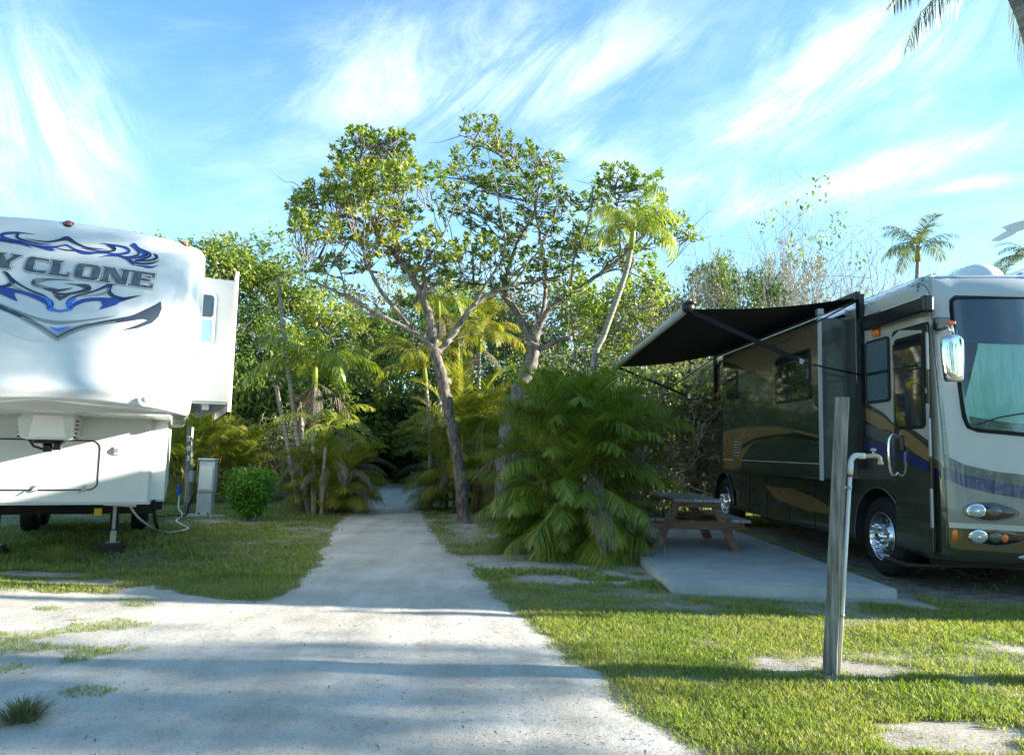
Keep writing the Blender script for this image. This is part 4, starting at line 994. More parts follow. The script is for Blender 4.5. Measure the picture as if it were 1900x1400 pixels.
for p, yy, e in ((rollF, aw_y0-.12, (1490, 672)), (rollR, aw_y1+.1, (1282, 737))):
    ze = 2.62; foot = Vector((-.05, yy, ze)); el = p.lerp(foot, .62)+Vector((0, 0, .0))
    tgt = Mmi @ P(e[0], e[1], (Mm @ Vector((0, yy, 0))).y)
    arm = MB().beam(p+Vector((0, -.06, -.02)), tgt, .038, .062, mi=0).beam(tgt+(p-tgt).normalized()*.12, tgt-(p-tgt).normalized()*.0, .042, .066, mi=1)
    arm.build('arm', [black_rub, steel], awn)
    MB().tube([tgt, foot], .014, 6).tube([p.lerp(tgt, .72), (-.05, yy, aw_z-.06)], .013, 6).build('brace', black_gloss, awn)
    MB().box((-.07, yy-.05, 1.35 if yy < 3 else ze-.4), (-.001, yy+.05, aw_z+.02)).build('mount_post', black_gloss, awn)
# end of slide top cover + bracket
cy, cz = SP(1521, 578, XS); MB().box((XS-.03, sy0-.05, sz1+.03), (XS+.06, sy0+.05, sz1+.12), bev=.01).build('slide_bracket', steel, so)
# ---------------- paint scheme (film laid on the bodies)
bb = bvh_of([body]); bs = bvh_of([so]); bd = bvh_of([ddo])
def shapes(lst):
    out = []
    for pts, mi, ly, sm in lst:
        p = [(q[0], q[1]) for q in (catmull(pts, 5, True) if sm else pts)]; v, f = poly_tris([p]); out.append((v, f, mi, ly))
    return out
PM = [greige, silver, tanp, slategr, bluep, nearblack, mat('grey beige paint', (.24, .24, .21), .35, metal=.1, coat=.5)]
body_sh = shapes([
 ([(1560,540),(1640,480),(1710,470),(1728,520),(1745,700),(1765,870),(1700,830),(1640,765),(1596,740)], 0, 1, False),
 ([(1270,672),(1342,640),(1342,735),(1310,705),(1270,712)], 3, 1, False),
 ([(1596,750),(1640,772),(1700,825),(1745,860),(1745,872),(1700,845),(1640,800),(1596,772)], 2, 2, False),
 ([(1596,785),(1660,800),(1745,868),(1745,878),(1690,850),(1640,820),(1596,800)], 3, 2, False),
 ([(1596,812),(1660,828),(1745,872),(1745,888),(1660,850),(1596,832)], 4, 3, False),
 ([(1276,820),(1300,780),(1325,758),(1342,735),(1342,752),(1315,790),(1285,845),(1272,860)], 2, 2, False),
 ([(1296,780),(1320,740),(1342,710),(1342,726),(1322,755),(1300,785)], 2, 3, False),
 ([(1420,900),(1470,905),(1520,925),(1560,955),(1500,948),(1440,925)], 2, 2, False),
 # front cap
 ([(1705,440),(1800,440),(2400,440),(2400,700),(2400,960),(1900,930),(1820,912),(1765,885),(1748,862),(1735,700),(1722,560)], 1, 1, False),
 ([(1752,866),(1790,880),(1850,893),(1930,905),(2400,930),(2400,965),(1930,930),(1850,917),(1790,903),(1752,886)], 4, 3, False),
 ([(1752,843),(1790,862),(1850,875),(1930,884),(2400,900),(2400,930),(1930,905),(1850,893),(1790,880),(1752,866)], 3, 3, False),
 ([(1756,888),(1790,903),(1850,917),(1930,930),(2400,965),(2400,1075),(1930,985),(1760,972)], 6, 2, False),
 ([(1762,968),(1850,972),(1960,978),(2400,1010),(2400,1018),(1960,990),(1850,982),(1762,978)], 1, 4, False)])
decal('paint_scheme', body_sh, bb, PM, mh, .0045, 8)
sl_sh = shapes([
 ([(1342,655),(1430,628),(1519,598),(1519,712),(1490,722),(1440,705),(1400,690),(1342,668)], 0, 1, False),
 ([(1342,700),(1380,690),(1430,712),(1480,735),(1519,742),(1519,760),(1480,765),(1430,745),(1390,728),(1342,725)], 3, 2, True),
 ([(1342,800),(1380,792),(1430,790),(1480,797),(1519,807),(1519,822),(1480,812),(1430,812),(1395,824),(1378,850),(1372,884),(1342,880)], 2, 2, False),
 ([(1372,834),(1400,818),(1440,810),(1480,812),(1519,820),(1519,812),(1480,802),(1440,806),(1400,812),(1375,826)], 5, 3, False)])
decal('paint_scheme', sl_sh, bs, [mat('bronze paint', (.13, .11, .075), .25, metal=.1, coat=.8)]+PM[1:], so, .0022, 14)
dr_sh = shapes([
 ([(1655,560),(1735,530),(1745,700),(1752,838),(1700,800),(1655,775)], 0, 1, False),
 ([(1655,778),(1700,812),(1745,850),(1745,868),(1700,842),(1655,805)], 2, 2, False),
 ([(1655,826),(1700,845),(1745,868),(1745,888),(1700,866),(1655,848)], 4, 3, False)])
decal('paint_scheme', dr_sh, bd, PM, ddo, .0022, 14)
# ---------------- windscreen
FY = -.3
wpx = [(1772,553),(2075,560),(2086,600),(2072,800),(2050,828),(1930,808),(1815,797),(1797,790),(1789,772),(1778,690),(1766,575),(1766,558)]
def film(name, pts, mats, off, layer=1, mi=0, ml=8, parent=mh):
    v, f = poly_tris([[(a, b) for a, b in pts]]); return decal(name, [(v, f, mi, layer)], bb, mats, parent, off, ml)
ws = film('windscreen', grow_loop(wpx, 5), [black_gloss], .006)
ins = film('curtain', grow_loop(wpx, -1), [curtain], .010, parent=mh)
# pleats of the curtain
me = ins.data
vz = film('visor', [(1768,553),(2075,560),(2083,650),(1900,640),(1782,636),(1770,600)], [visor], .016)
dk = film('pillar', [(1772,560),(1812,560),(1818,600),(1812,650),(1800,700),(1790,740),(1780,690)], [black_gloss], .013)
db = film('dashboard', [(1797,772),(1850,781),(1930,790),(2055,806),(2045,826),(1930,806),(1815,795),(1799,789)], [slategr], .014)
gl = film('glass', grow_loop(wpx, 0), [windscreen], .026); gl.parent = ws; ins.parent = ws; vz.parent = ws; dk.parent = ws; db.parent = ws
def surf_path(pts, off, bv):
    out = []
    for x, y in pts:
        p, nn, _i, _d = bv.ray_cast(CAM, ray(x, y))
        if p is None: continue
        nn = nn if nn.dot(ray(x, y)) < 0 else -nn; out.append(Mmi @ (p+nn*off))
    return out
gp_ = surf_path([(x, y) for x, y in catmull([(2060,557),(1900,554),(1790,554),(1768,557),(1766,575),(1772,640),(1779,700),(1786,755),(1795,788),(1815,797),(1870,802),(1950,811),(2045,829),(2072,800),(2084,700),(2086,600),(2075,565),(2060,557)], 6)], .02, bb)
MB().tube(gp_, .016, 6).build('gasket', black_rub, ws)
gp_ = surf_path([(x, y) for x, y in ((1812,788),(1850,775),(1890,768),(1930,764))], .04, bb); MB().tube(gp_, .008, 6).build('wiper', black_gloss, ws)
gp_ = surf_path([(x, y) for x, y in ((1805,740),(1812,786),(1816,792))], .04, bb)
# front side body seam (pillar line)
sp = surf_path([(x, y) for x, y in catmull([(1690,532),(1707,526),(1720,536),(1727,560),(1733,640),(1745,760),(1752,850),(1756,930),(1757,1015)], 6)], .004, bb)
MB().tube(sp, .007, 5).build('corner_seam', slategr, mh)
# lamps
def oval(px, py, rx, ry, name, m, parent, off=.01, thick=.03, bv=bb, n=28, rot=0, tip=0):
    pts = []
    for i in range(n):
        a = 2*math.pi*i/n; ex = rx*math.cos(a); ey = ry*math.sin(a)*(1-tip*max(0, math.cos(a)))
        pts.append((px+ex*math.cos(rot)-ey*math.sin(rot), py+ex*math.sin(rot)+ey*math.cos(rot)))
    c = surf_path([(px, py)], off+thick, bv)[0]; ring = surf_path(pts, off, bv); r2 = surf_path([(px+(x-px)*.7, py+(y-py)*.7) for x, y in pts], off+thick*.85, bv)
    k = len(ring); vs = ring+r2+[c]; fs = [(i, (i+1) % k, k+(i+1) % k, k+i) for i in range(k)]+[(k+i, k+(i+1) % k, 2*k) for i in range(k)]
    return MB().add(vs, fs, 0, True).build(name, m, parent)
for (hx, hy, lx, ly_) in ((1838, 949, 1811, 947), (1850, 995, 1814, 995)):
    hb = oval(hx, hy, 52, 17, 'headlight', nearblack, mh, .006, .012, rot=.06, tip=.35)
    oval(lx, ly_, 18, 13, 'ring', chrome, hb, .016, .014); oval(lx, ly_, 14.5, 10.5, 'lens', lens, hb, .032, .018); oval(lx-1, ly_+.5, 5, 4, 'bulb', chrome, hb, .046, .006)
    oval(lx+33, ly_+1, 13, 9, 'inner_lamp', slategr, hb, .018, .012)
    if hy > 980: oval(1863, 997, 6.5, 8, 'turn_signal', amber, hb, .026, .02)
    ol = [(hx+52*math.cos(t_)*math.cos(.06)-17*math.sin(t_)*(1-.35*max(0, math.cos(t_)))*math.sin(.06), hy+52*math.cos(t_)*math.sin(.06)+17*math.sin(t_)*(1-.35*max(0, math.cos(t_)))) for t_ in [2*math.pi*i/28 for i in range(29)]]
    MB().tube(surf_path(ol, .012, bb), .006, 5).build('bezel', slategr, hb)
oval(1772, 992, 6, 12, 'marker_light', amber, mh, .006, .02)
oval(1905, 1033, 16, 4, 'fog_light', lens, mh, .006, .02)
# mirror
mc = P(1768, 665, 8.15); mc = Mmi @ mc
mir = MB(); n = 24; vs = []
prof_m = [(-.33, .62), (-.30, .78), (-.2, .86), (0, .97), (.15, 1.0), (.25, .96), (.30, .8), (.325, .5)]
def mring(t, w, dpt):
    return [(mc.x+.125*w*math.copysign(abs(math.cos(a))**.7, math.cos(a)), mc.y+.075*dpt*math.sin(a), mc.z+t*.78) for a in [2*math.pi*i/n for i in range(n)]]
rings = [mring(-.335, .35, .4)]+[mring(t, w, .7+.3*w) for t, w in prof_m]+[mring(.345, .2, .3)]
vs = [p for r_ in rings for p in r_]; fs = [(i*n+j, i*n+(j+1) % n, (i+1)*n+(j+1) % n, (i+1)*n+j) for i in range(len(rings)-1) for j in range(n)]+[list(range(n))[::-1], [(len(rings)-1)*n+j for j in range(n)]]
mo = MB().add(vs, fs, 0, True).build('mirror', chrome, mh)
a0 = mc+Vector((0, 0, .27)); br = Mmi @ P(1745, 607, 8.6)
MB().tube([a0, a0+Vector((-.0, .02, .09)), (br.x-.05, br.y, a0.z+.1), (br.x+.1, br.y+.05, a0.z+.1)], .028, 10).build('mirror_arm', chrome, mo)
MB().box((br.x-.08, br.y-.06, a0.z+.12), (br.x+.14, br.y+.1, a0.z+.27), bev=.02).build('mirror_base', slategr, mo)
MB().box((a0.x-.05, a0.y-.03, a0.z+.11), (a0.x+.03, a0.y+.04, a0.z+.145), bev=.01).build('marker_light', amber, mo)
# roof items
def roofp(px, z): # point on roof plane seen at px column
    pass
for px, Yd in ((1721, 9.3), (1887, 9.1)):
    q = Mmi @ P(px, 505, Yd); MB().ell((q.x, q.y, 3.77), (.07, .09, .045)).build('clearance_light', amber, mh)
q = Mmi @ P(1812, 495, 9.4); MB().ell((q.x, q.y, 3.76), (.31, .31, .25), n=32, m=16).build('satellite_dome', roof_white, mh)
q = Mmi @ P(1903, 490, 9.7)
MB().box((q.x-.1, q.y-.1, 3.76), (q.x+.8, q.y+.8, 4.06), bev=.07).build('air_conditioner', white_plastic, mh)
q = Mmi @ P(1897, 492, 9.4); hn = MB().lathe([(.001, 0), (.07, .01), (.075, .04), (.04, .1), (.03, .3), (.001, .32)], (q.x, q.y, 3.86), (0, 1, 0), 16)
hn.box((q.x-.05, q.y+.1, 3.74), (q.x+.05, q.y+.2, 3.84)).build('air_horn', chrome, mh)
pa = [(1841,445),(1870,427),(1876,428),(1862,420),(1884,412),(1902,408),(1960,404),(1960,420),(1905,424),(1888,430),(1880,436),(1856,447)]
ya = 10.4; an = MB().prism([Mmi @ P(x, y, ya) for x, y in pa], (0, .05, 0)).build('tv_antenna', paleg, mh)
q = Mmi @ P(1955, 412, ya); MB().tube([(q.x, q.y+.03, 3.75), (q.x, q.y+.03, q.z)], .025, 8).build('mast', steel, an)
q = Mmi @ P(1712, 508, 9.6); MB().tube([(q.x, q.y, 3.74), (q.x-.03, q.y, 3.88)], .006, 5).build('whip_antenna', black_gloss, mh)
# ------------------------------------------------------------------ slab, table, post, pedestal
slab = MB(); sp_ = [(1.78, 8.12), (4.22, 8.2), (4.22, 14.4), (1.78, 14.4)]
slab.prism([(x, y, -.05) for x, y in sp_], (0, 0, .15)); so_ = slab.build('concrete_slab', concrete)
b_ = bmesh.new(); b_.from_mesh(so_.data); bmesh.ops.bevel(b_, geom=b_.edges[:], offset=.015, segments=2, affect='EDGES'); b_.to_mesh(so_.data); b_.free()
tag(so_, 'pale grey concrete patio slab beside the motorhome, carrying the picnic table', 'patio')
pt = empty('picnic_table', (2.74, 11.0, .1), 0, 'brown wooden picnic table with a greyed top, standing on the concrete slab', 'picnic table')
m_ = MB()
for k in range(5): m_.box((-.36+k*.146, -.12, .70), (-.36+k*.146+.138, 1.75, .74), bev=.004)
m_.build('table_top', table_top_wood, pt)
for s in (-1, 1):
    m_ = MB()
    for k in range(2): x = s*.62+(k-.5)*.145*1; m_.box((x-.068, -.12, .42), (x+.068, 1.75, .46), bev=.004)
    m_.build('seat', table_top_wood, pt)
for y in (0.02, 1.55):
    for s in (-1, 1): MB().beam((s*.27, y, .70), (s*.60, y, .0), .045, .14, (0, 1, 0)).build('leg', table_wood, pt) if False else MB().prism([(s*.20, y, .70), (s*.34, y, .70), (s*.66, y, .0), (s*.52, y, .0)], (0, .045, 0)).build('leg', table_wood, pt)
    MB().box((-.70, y-.042, .30), (.70, y-.002, .42), bev=.003).box((-.36, y-.042, .62), (.36, y-.002, .70), bev=.003).build('cross_beam', table_wood, pt)
# water post
pb_ = G(1540, 1246); pt_ = P(1563, 737, pb_.y); ax = (Vector(pt_)-Vector(pb_)); hgt = ax.length
wp = empty('water_post', pb_, 0, 'leaning weathered wooden post with a white water pipe and tap, in the lawn', 'post')
rz45 = R(-30); 
def pr(w, z, t): # square section ring
    return [(t.x+w*math.cos(rz45+math.pi/4+math.pi/2*i)*1.414, t.y+w*math.sin(rz45+math.pi/4+math.pi/2*i)*1.414, z) for i in range(4)]
o0 = Vector(pt_)-Vector(pb_); m_ = MB(); vs = []; fs = []; NS = 14
for k in range(NS+1):
    t = k/NS; w = .0455-.002*t if k else .047; c = o0*t; vs += [(x+rnd.uniform(-.0015, .0015), y+rnd.uniform(-.0015, .0015), z) for x, y, z in pr(w, c.z-(.06 if k == 0 else 0), c)]
for k in range(NS):
    for i in range(4): fs.append((k*4+i, k*4+(i+1) % 4, k*4+4+(i+1) % 4, k*4+4+i))
fs += [[0, 1, 2, 3][::-1], [NS*4+i for i in range(4)]]
post_o = m_.add(vs, fs).build('timber', grey_wood, wp)
bs_ = Vector(G(1556, 1247))-Vector(pb_); tp_ = P(1579, 848, pb_.y-.04)-Vector(pb_)
m_ = MB(); d_ = (tp_-bs_).normalized()
m_.tube([bs_-d_*.08, tp_-d_*.05], .0145, 14); m_.tube(catmull([tuple(tp_-d_*.10), tuple(tp_-d_*.03), tuple(tp_+Vector((.03, 0, .012))), tuple(tp_+Vector((.09, 0, .012)))], 6), .0185, 14)
m_.tube([tp_-d_*.12, tp_-d_*.04], .020, 14); m_.tube([tp_+Vector((.06, 0, .012)), tp_+Vector((.10, 0, .012))], .021, 14)
pipe = m_.build('water_pipe', pvc, wp)
m_ = MB(); q = tp_+Vector((.10, 0, .012)); m_.tube([q, q+Vector((.04, 0, 0))], [.015, .014], 12).tube(catmull([tuple(q+Vector((.03, 0, 0))), tuple(q+Vector((.075, 0, .004))), tuple(q+Vector((.105, 0, -.012))), tuple(q+Vector((.11, 0, -.045)))], 6), [.016]*13+[.014]*6, 12)
m_.lathe([(.001, 0), (.02, 0), (.02, .02), (.001, .02)], q+Vector((.111, 0, -.06)), (0, 0, 1), 12)
m_.tube([q+Vector((.06, 0, 0)), q+Vector((.06, 0, .04))], .007, 8)
tapo = m_.build('tap', brass, wp)
MB().ell(q+Vector((.06, 0, .045)), (.022, .006, .012), n=12).build('tap_handle', steel, tapo)
for py in (905, 1144):
    c = P(1574 if py < 1000 else 1569, py, pb_.y-.04)-Vector(pb_); t_ = (py-848)/(1249-848); c = tp_.lerp(bs_, t_)
    MB().lathe([(.0148, -.012), (.018, -.010), (.018, .010), (.0148, .012)], c, d_, 14).box((c.x-.045, c.y-.006, c.z-.008), (c.x-.018, c.y+.01, c.z+.008)).build('clamp', steel, wp)
c = tp_.lerp(bs_, .085); MB().lathe([(.0149, -.012), (.0153, -.012), (.0153, .012), (.0149, .012)], c, d_, 14).build('pipe_label', red_amber, wp)
# soil mound at the post foot
# number post
nb = G(347, 952); npo = empty('number_post', nb, 0, 'tall wooden post with the numbers 203 and a meter box, beside the grey power pedestal', 'post')
nt_ = P(353, 792, nb.y)-Vector(nb)
MB().prism([(-.055, -.055, -.05), (.055, -.055, -.05), (.055, .055, -.05), (-.055, .055, -.05)], (nt_.x*1.0, 0, nt_.z+.05)).build('timber', grey_wood, npo)
def text_obj(s, size, loc, rot, m, parent, name='number'):
    cu = bpy.data.curves.new(name, 'FONT'); cu.body = s; cu.size = size; cu.extrude = .003; cu.align_x = 'CENTER'; cu.offset = .004
    t = bpy.data.objects.new('t', cu); C.objects.link(t); dg = bpy.context.evaluated_depsgraph_get(); me = bpy.data.meshes.new_from_object(t.evaluated_get(dg)); bpy.data.objects.remove(t)
    o = bpy.data.objects.new(name, me); C.objects.link(o); me.materials.clear(); me.materials.append(m); o.parent = parent; o.location = loc; o.rotation_euler = rot; return o
for i, ch in enumerate('203'):
    z = nt_.z*(1-(.16+.115*i)); text_obj(ch, .14, (nt_.x*(z/nt_.z), -.06, z), (math.pi/2, 0, 0), white_plastic, npo)
c = P(354, 883, nb.y)-Vector(nb)
MB().box((c.x+.02, -.14, c.z-.11), (c.x+.09, -.02, c.z+.12), bev=.01).build('meter_box', box_grey, npo)
c = P(334, 908, nb.y)-Vector(nb); MB().box((c.x-.035, -.1, c.z-.13), (c.x+.035, .0, c.z+.12), bev=.02).build('water_filter', blue_plastic, npo)
m_ = MB()
for k in range(13): z = .25+k*.048; m_.tube([(nt_.x*z/nt_.z+.062*math.cos(a), .062*math.sin(a)-.0, z) for a in np.linspace(0, 2*math.pi, 13)], .007, 5)
m_.build('coiled_cord', pvc, npo)
pd = G(380, 957); ped = empty('power_pedestal', pd, R(6), 'grey metal power pedestal with a pale panel, on a small concrete pad in the lawn', 'power pedestal')
MB().box((-.155, -.1, -.02), (.135, .12, .52), bev=.01).build('base', box_grey, ped)
m_ = MB().prism([(-.14, -.13, .5), (-.14, .12, .5), (-.14, .12, 1.14), (-.14, -.06, 1.14), (-.14, -.09, 1.08)], (.3, 0, 0)); m_.build('cabinet', box_grey, ped)
MB().box((-.115, -.142, .54), (.135, -.128, 1.0), bev=.004).build('door', panel_pale, ped)
MB().box((-.155, -.15, 1.13), (.175, .13, 1.155), bev=.008).build('hood', panel_pale, ped)
for s in (-.09, .08): MB().ell((s, -.105, .06), (.018, .01, .018), n=10, m=6).build('bolt', black_gloss, ped)
pdp = MB().lathe([(.001, .03), (.40, .028), (.46, .0), (.46, -.05)], (pd.x-.05, pd.y+.05, 0), (0, 0, 1), 24).build('concrete_pad', concrete)
for v in pdp.data.vertices: v.co.y = pd.y+.05+(v.co.y-pd.y-.05)*.6
tag(pdp, 'small rounded concrete pad under the grey power pedestal', 'pad')
cb = MB().tube(catmull([(pd.x-.13, pd.y-.1, .55), (pd.x-.2, pd.y-.12, .42), (pd.x-.3, pd.y-.1, .2), (pd.x-.32, pd.y-.14, .03), (pd.x-.5, pd.y-.3, .025), (-7, pd.y-.9, .03)], 8), .018, 8).build('electric_cable', black_rub)
tag(cb, 'black power cord running from the grey pedestal down to the grass', 'cord')
hp = [(237,926),(245,945),(262,965),(290,982),(315,987),(340,982),(349,979),(340,974),(328,965),(336,958),(341,955),(333,945),(333,925),(335,905)]
hpts = []
ws_ = [P(237,926,9.1), P(246,946,9.3), P(265,967,10.0)]+[G(x, y, .02) for x, y in ((292,983),(315,987),(340,983),(349,979),(338,973),(327,965),(336,958))]
ws_ += [Vector((nb.x-.02, nb.y-.2, .03)), Vector((nb.x-.14, nb.y-.1, .12)), Vector((nb.x-.15, nb.y-.07, .4))]
hs = MB().tube(catmull([tuple(p) for p in ws_], 8), .014, 8).build('water_hose', hose_white); tag(hs, 'white water hose looping over the grass from the trailer to the number post', 'hose')
ws_ = [P(285,928,9.2), P(286,945,9.3), P(288,965,9.6)]+[Vector(G(293, 980, .03))]
cbl = MB().tube(catmull([tuple(p) for p in ws_], 8), .022, 8).build('drain_hose', black_rub); tag(cbl, 'thick black cable hanging from the trailer corner to the grass', 'cable')
# ------------------------------------------------------------------ traced almond trees
def skel_tree(name, Z, limbs, blobs, base_px, label, cat, seed, zs=1.2, per=.0145, bark=B_dark, lsize=.125, tw=60):
    rs = np.random.RandomState(seed); b = G(*base_px); b = P(base_px[0], base_px[1], Z); root = empty(name, (b.x, b.y, 0), 0, label, cat)
    off = np.array([b.x, b.y, 0]); mbt = MB(); mbl = MB(); sk = []
    for li, (pts, r0, r1, dz) in enumerate(limbs):
        w = []
        for i, (x, y) in enumerate(pts):
            t = i/(len(pts)-1); q = np.array(P(x, y, Z+dz*t if li else Z)); w.append(q-off)
        if li == 0: w[0] = w[0]*np.array([1, 1, 0])+np.array([0, 0, -.08])
        c = catmull([tuple(q) for q in w], 6); k = len(c)
        cc = [np.array(q)+rs.normal(size=3)*r0*.09 for q in c]
        rad = [(r0+(r1-r0)*(i/(k-1))**.8)*(1+rs.normal()*.05) for i in range(k)]
        if li == 0: rad[0] *= 1.5; rad[1] *= 1.25; rad[2] *= 1.1
        (mbt if li == 0 else mbl).tube([tuple(q) for q in cc], rad, 12 if r0 > .07 else 7)
        if li: sk += c
    sk = np.array(sk); mbt.build('trunk', bark, root, recalc=False)
    cen = []
    for (x, y, rx, ry) in blobs:
        n = max(3, int(math.pi*rx*ry*per*1.0))
        zc = Z+rs.normal()*zs*.8
        for i in range(n):
            a = rs.rand()*6.28; r = math.sqrt(rs.rand()); q = np.array(P(x+rx*r*math.cos(a), y+ry*r*math.sin(a), zc+rs.normal()*zs*.35))-off; cen.append(q)
    cen = np.array(cen)
    # twigs back to the limbs
    hub = [np.array(P(x, y+ry*.3, Z))-off for x, y, rx, ry in blobs]
    for c in cen:
        if rs.rand() < .5:
            d = np.linalg.norm(sk-c, axis=1)+np.maximum(sk[:, 2]-c[2]+.05, 0)*2.5; p = sk[np.argmin(d)]; l = np.linalg.norm(p-c)
            if l > .6: p = c+(p-c)*(.55/l)*(.6+.8*rs.rand())+np.array([0, 0, -.12])
            m = (p+c)/2+rs.normal(size=3)*.07+np.array([0, 0, -.05]); mbl.tube([tuple(q) for q in catmull([tuple(p), tuple(m), tuple(c)], 3)], [.014, .012, .011, .009, .008, .007, .005], 4, cap=False)
    for x, y, rx, ry in blobs:
        c = np.array(P(x, y, Z))-off; d = np.linalg.norm(sk-c, axis=1)+np.maximum(sk[:, 2]-c[2]+.1, 0)*2.5; p = sk[np.argmin(d)]; m = (p+c)/2+rs.normal(size=3)*.15
        mbl.tube([tuple(q) for q in catmull([tuple(p), tuple(m), tuple(c)], 5)], np.linspace(.03, .012, 11), 5, cap=False)
    for i in range(tw):
        p = sk[rs.randint(len(sk))].copy(); d = unit(rs.normal(size=3)+np.array([0, 0, 1.0])); pts = [tuple(p)]
        for k in range(5): d = unit(d+rs.normal(size=3)*.35); p = p+d*.17; pts.append(tuple(p))
        mbl.tube(pts, [.010, .009, .008, .006, .005, .003], 4, cap=False)
    mbl.build('limbs', bark if bark is not B_dark else B_grey, root, recalc=False)
    ax = unit(cen-np.array([cen[:, 0].mean(), cen[:, 1].mean(), cen[:, 2].mean()-2.0]))+rs.normal(size=cen.shape)*.35
    V, Q = rosettes(cen, ax, 9, lsize, 1.0, .4, rs); np_mesh('crown', V, Q, L_main, root)
    return root
limbsA = [([(862,968),(859,930),(851,870),(839,800),(828,740),(818,690),(806,648)], .135, .10, 0),
 ([(806,650),(790,632),(760,612),(720,592),(680,570),(640,548),(600,530),(565,515)], .07, .02, -.8),
 ([(806,652),(801,600),(786,560),(765,515),(740,480),(715,450),(690,425),(660,405),(630,400),(600,395)], .095, .03, .5),
 ([(700,436),(688,400),(681,365),(674,335)], .055, .04, .7), ([(674,335),(668,300),(672,262)], .03, .01, .8),
 ([(768,615),(740,580),(710,545),(690,510),(675,478)], .055, .03, -.5),
 ([(808,656),(825,640),(850,605),(880,565),(920,540),(950,530),(990,522),(1040,512)], .085, .03, .6),
 ([(880,566),(900,530),(920,500),(938,460),(930,400),(920,340),(905,280)], .045, .01, -.3), ([(950,531),(980,490),(1005,455),(1030,400),(1035,340)], .035, .01, .3),
 ([(786,560),(790,520),(770,560)], .05, .03, .2), ([(765,515),(800,470),(830,420),(850,360)], .03, .01, 0), ([(740,480),(735,420),(740,360),(735,300)], .03, .01, 0),
 ([(640,548),(630,500),(600,480),(580,478)], .02, .008, 0), ([(600,395),(575,370),(560,355)], .025, .01, .5), ([(630,400),(610,420),(580,420)], .02, .01, .5)]
blobsA = [(660,290,48,42),(720,285,46,40),(640,345,50,40),(582,365,40,26),(560,412,28,24),(598,425,36,28),(680,372,55,32),(742,330,42,36),(700,452,45,34),(760,482,42,30),(722,420,36,26),(640,436,36,22),(745,398,36,26),(800,500,45,26),(625,490,28,15),(592,502,18,12),(678,500,18,13),(745,560,20,12),(668,255,26,20),(742,252,26,16),(552,380,20,16),(700,330,40,30),(830,470,30,20),(790,440,26,20)]
skel_tree('almond_tree', 15.2, limbsA, blobsA, (862,968), 'tall leaning tree with broad glossy leaves at the right edge of the path', 'tree', 5)
limbsB = [([(925,985),(928,930),(940,800),(962,725),(985,672),(990,632)], .18, .145, 0),
 ([(988,634),(970,600),(952,570),(935,545),(943,500),(960,450),(990,400),(1000,350)], .10, .02, .4), ([(992,632),(1003,600),(1022,570),(1060,540),(1110,510),(1150,480),(1200,430),(1235,400)], .09, .02, -.5),
 ([(1000,650),(1035,632),(1060,626)], .07, .05, -.4), ([(996,620),(1010,560),(1012,500),(1000,430),(985,350),(950,290),(905,240)], .06, .012, .3),
 ([(935,545),(905,530),(870,525)], .04, .015, .3), ([(1060,540),(1065,480),(1090,420),(1100,370)], .04, .012, -.3), ([(1110,510),(1150,500),(1200,520)], .03, .01, -.3),
 ([(1150,480),(1150,420),(1140,350)], .03, .01, -.3), ([(985,350),(1000,320),(1010,300)], .02, .01, .3), ([(950,290),(880,260),(850,250)], .02, .008, .3),([(1200,430),(1250,425),(1280,440)], .02, .008, -.5)]
blobsB = [(888,232,46,18),(920,262,30,22),(866,290,26,26),(962,288,42,26),(1012,310,36,26),(1000,350,46,30),(930,330,46,30),(880,352,36,26),(840,330,26,26),(804,328,28,26),(832,385,36,24),(900,412,36,30),(960,412,36,30),(1042,388,36,26),(1100,370,46,30),(1142,330,44,26),(1200,332,32,22),(1190,372,46,26),(1172,412,44,26),(1240,412,36,22),(1280,438,22,14),(1090,440,46,30),(1132,470,44,30),(1052,462,36,30),(1000,482,36,30),(932,472,44,30),(882,462,44,26),(858,520,42,24),(952,528,42,22),(1182,482,36,30),(1205,530,28,26),(1060,520,44,26),(1240,450,26,14),(1020,420,30,20)]
skel_tree('almond_tree', 16.6, limbsB, blobsB, (925,985), 'wide spreading tree behind the big areca palm clump, with a thick forked trunk', 'tree', 6, bark=B_grey, tw=110, per=.0125)
# ------------------------------------------------------------------ palms
bigc = G(1062, 1036)
areca_clump((bigc.x+.12, bigc.y+.6, 0), 1.25, 2.85, 200, 'big round areca palm clump with dark green fronds, beside the concrete slab', [L_areca], 31, dry=16, leaf=.38, fl=1.55, lean=.95)
c = G(842, 950); areca_clump((c.x+.2, c.y+.6, 0), 1.5, 3.9, 85, 'golden green areca palm clump behind the leaning tree trunk, at the bend of the path', [L_arecay], 32, dry=16, leaf=.42, fl=1.7)
c = G(598, 955); areca_clump((c.x, c.y+.6, 0), 1.35, 1.75, 85, 'low areca palm clump with golden fronds, left of the path below thin palm stems', [L_arecay], 33, dry=18, leaf=.34, fl=1.15, low=.1)
for (px, py, h, nf, s, lb) in ((330, 935, 2.6, 55, 34, 'golden areca palm clump directly behind the number post'), (425, 930, 2.2, 50, 35, 'golden areca palm clump behind the bright green shrub')):
    c = G(px, py); areca_clump((c.x, c.y+.8, 0), 1.1, h, nf, lb, [L_arecay], s, dry=12, leaf=.38, fl=1.35)
c = G(470, 905); areca_clump((c.x-.6, c.y+.5, 0), 1.3, 4.2, 50, 'tall yellowing areca palm clump right behind the trailer slide-out', [L_arecay], 36, dry=16, leaf=.45, fl=1.7)
c = G(940, 935); areca_clump((c.x+.6, c.y+.5, 0), 1.4, 3.6, 60, 'areca palm clump half hidden behind the big round palm clump', [L_areca], 37, dry=14, leaf=.42, fl=1.6)
def wpath(pts, Z): return [P(x, y, Z) for x, y in pts]
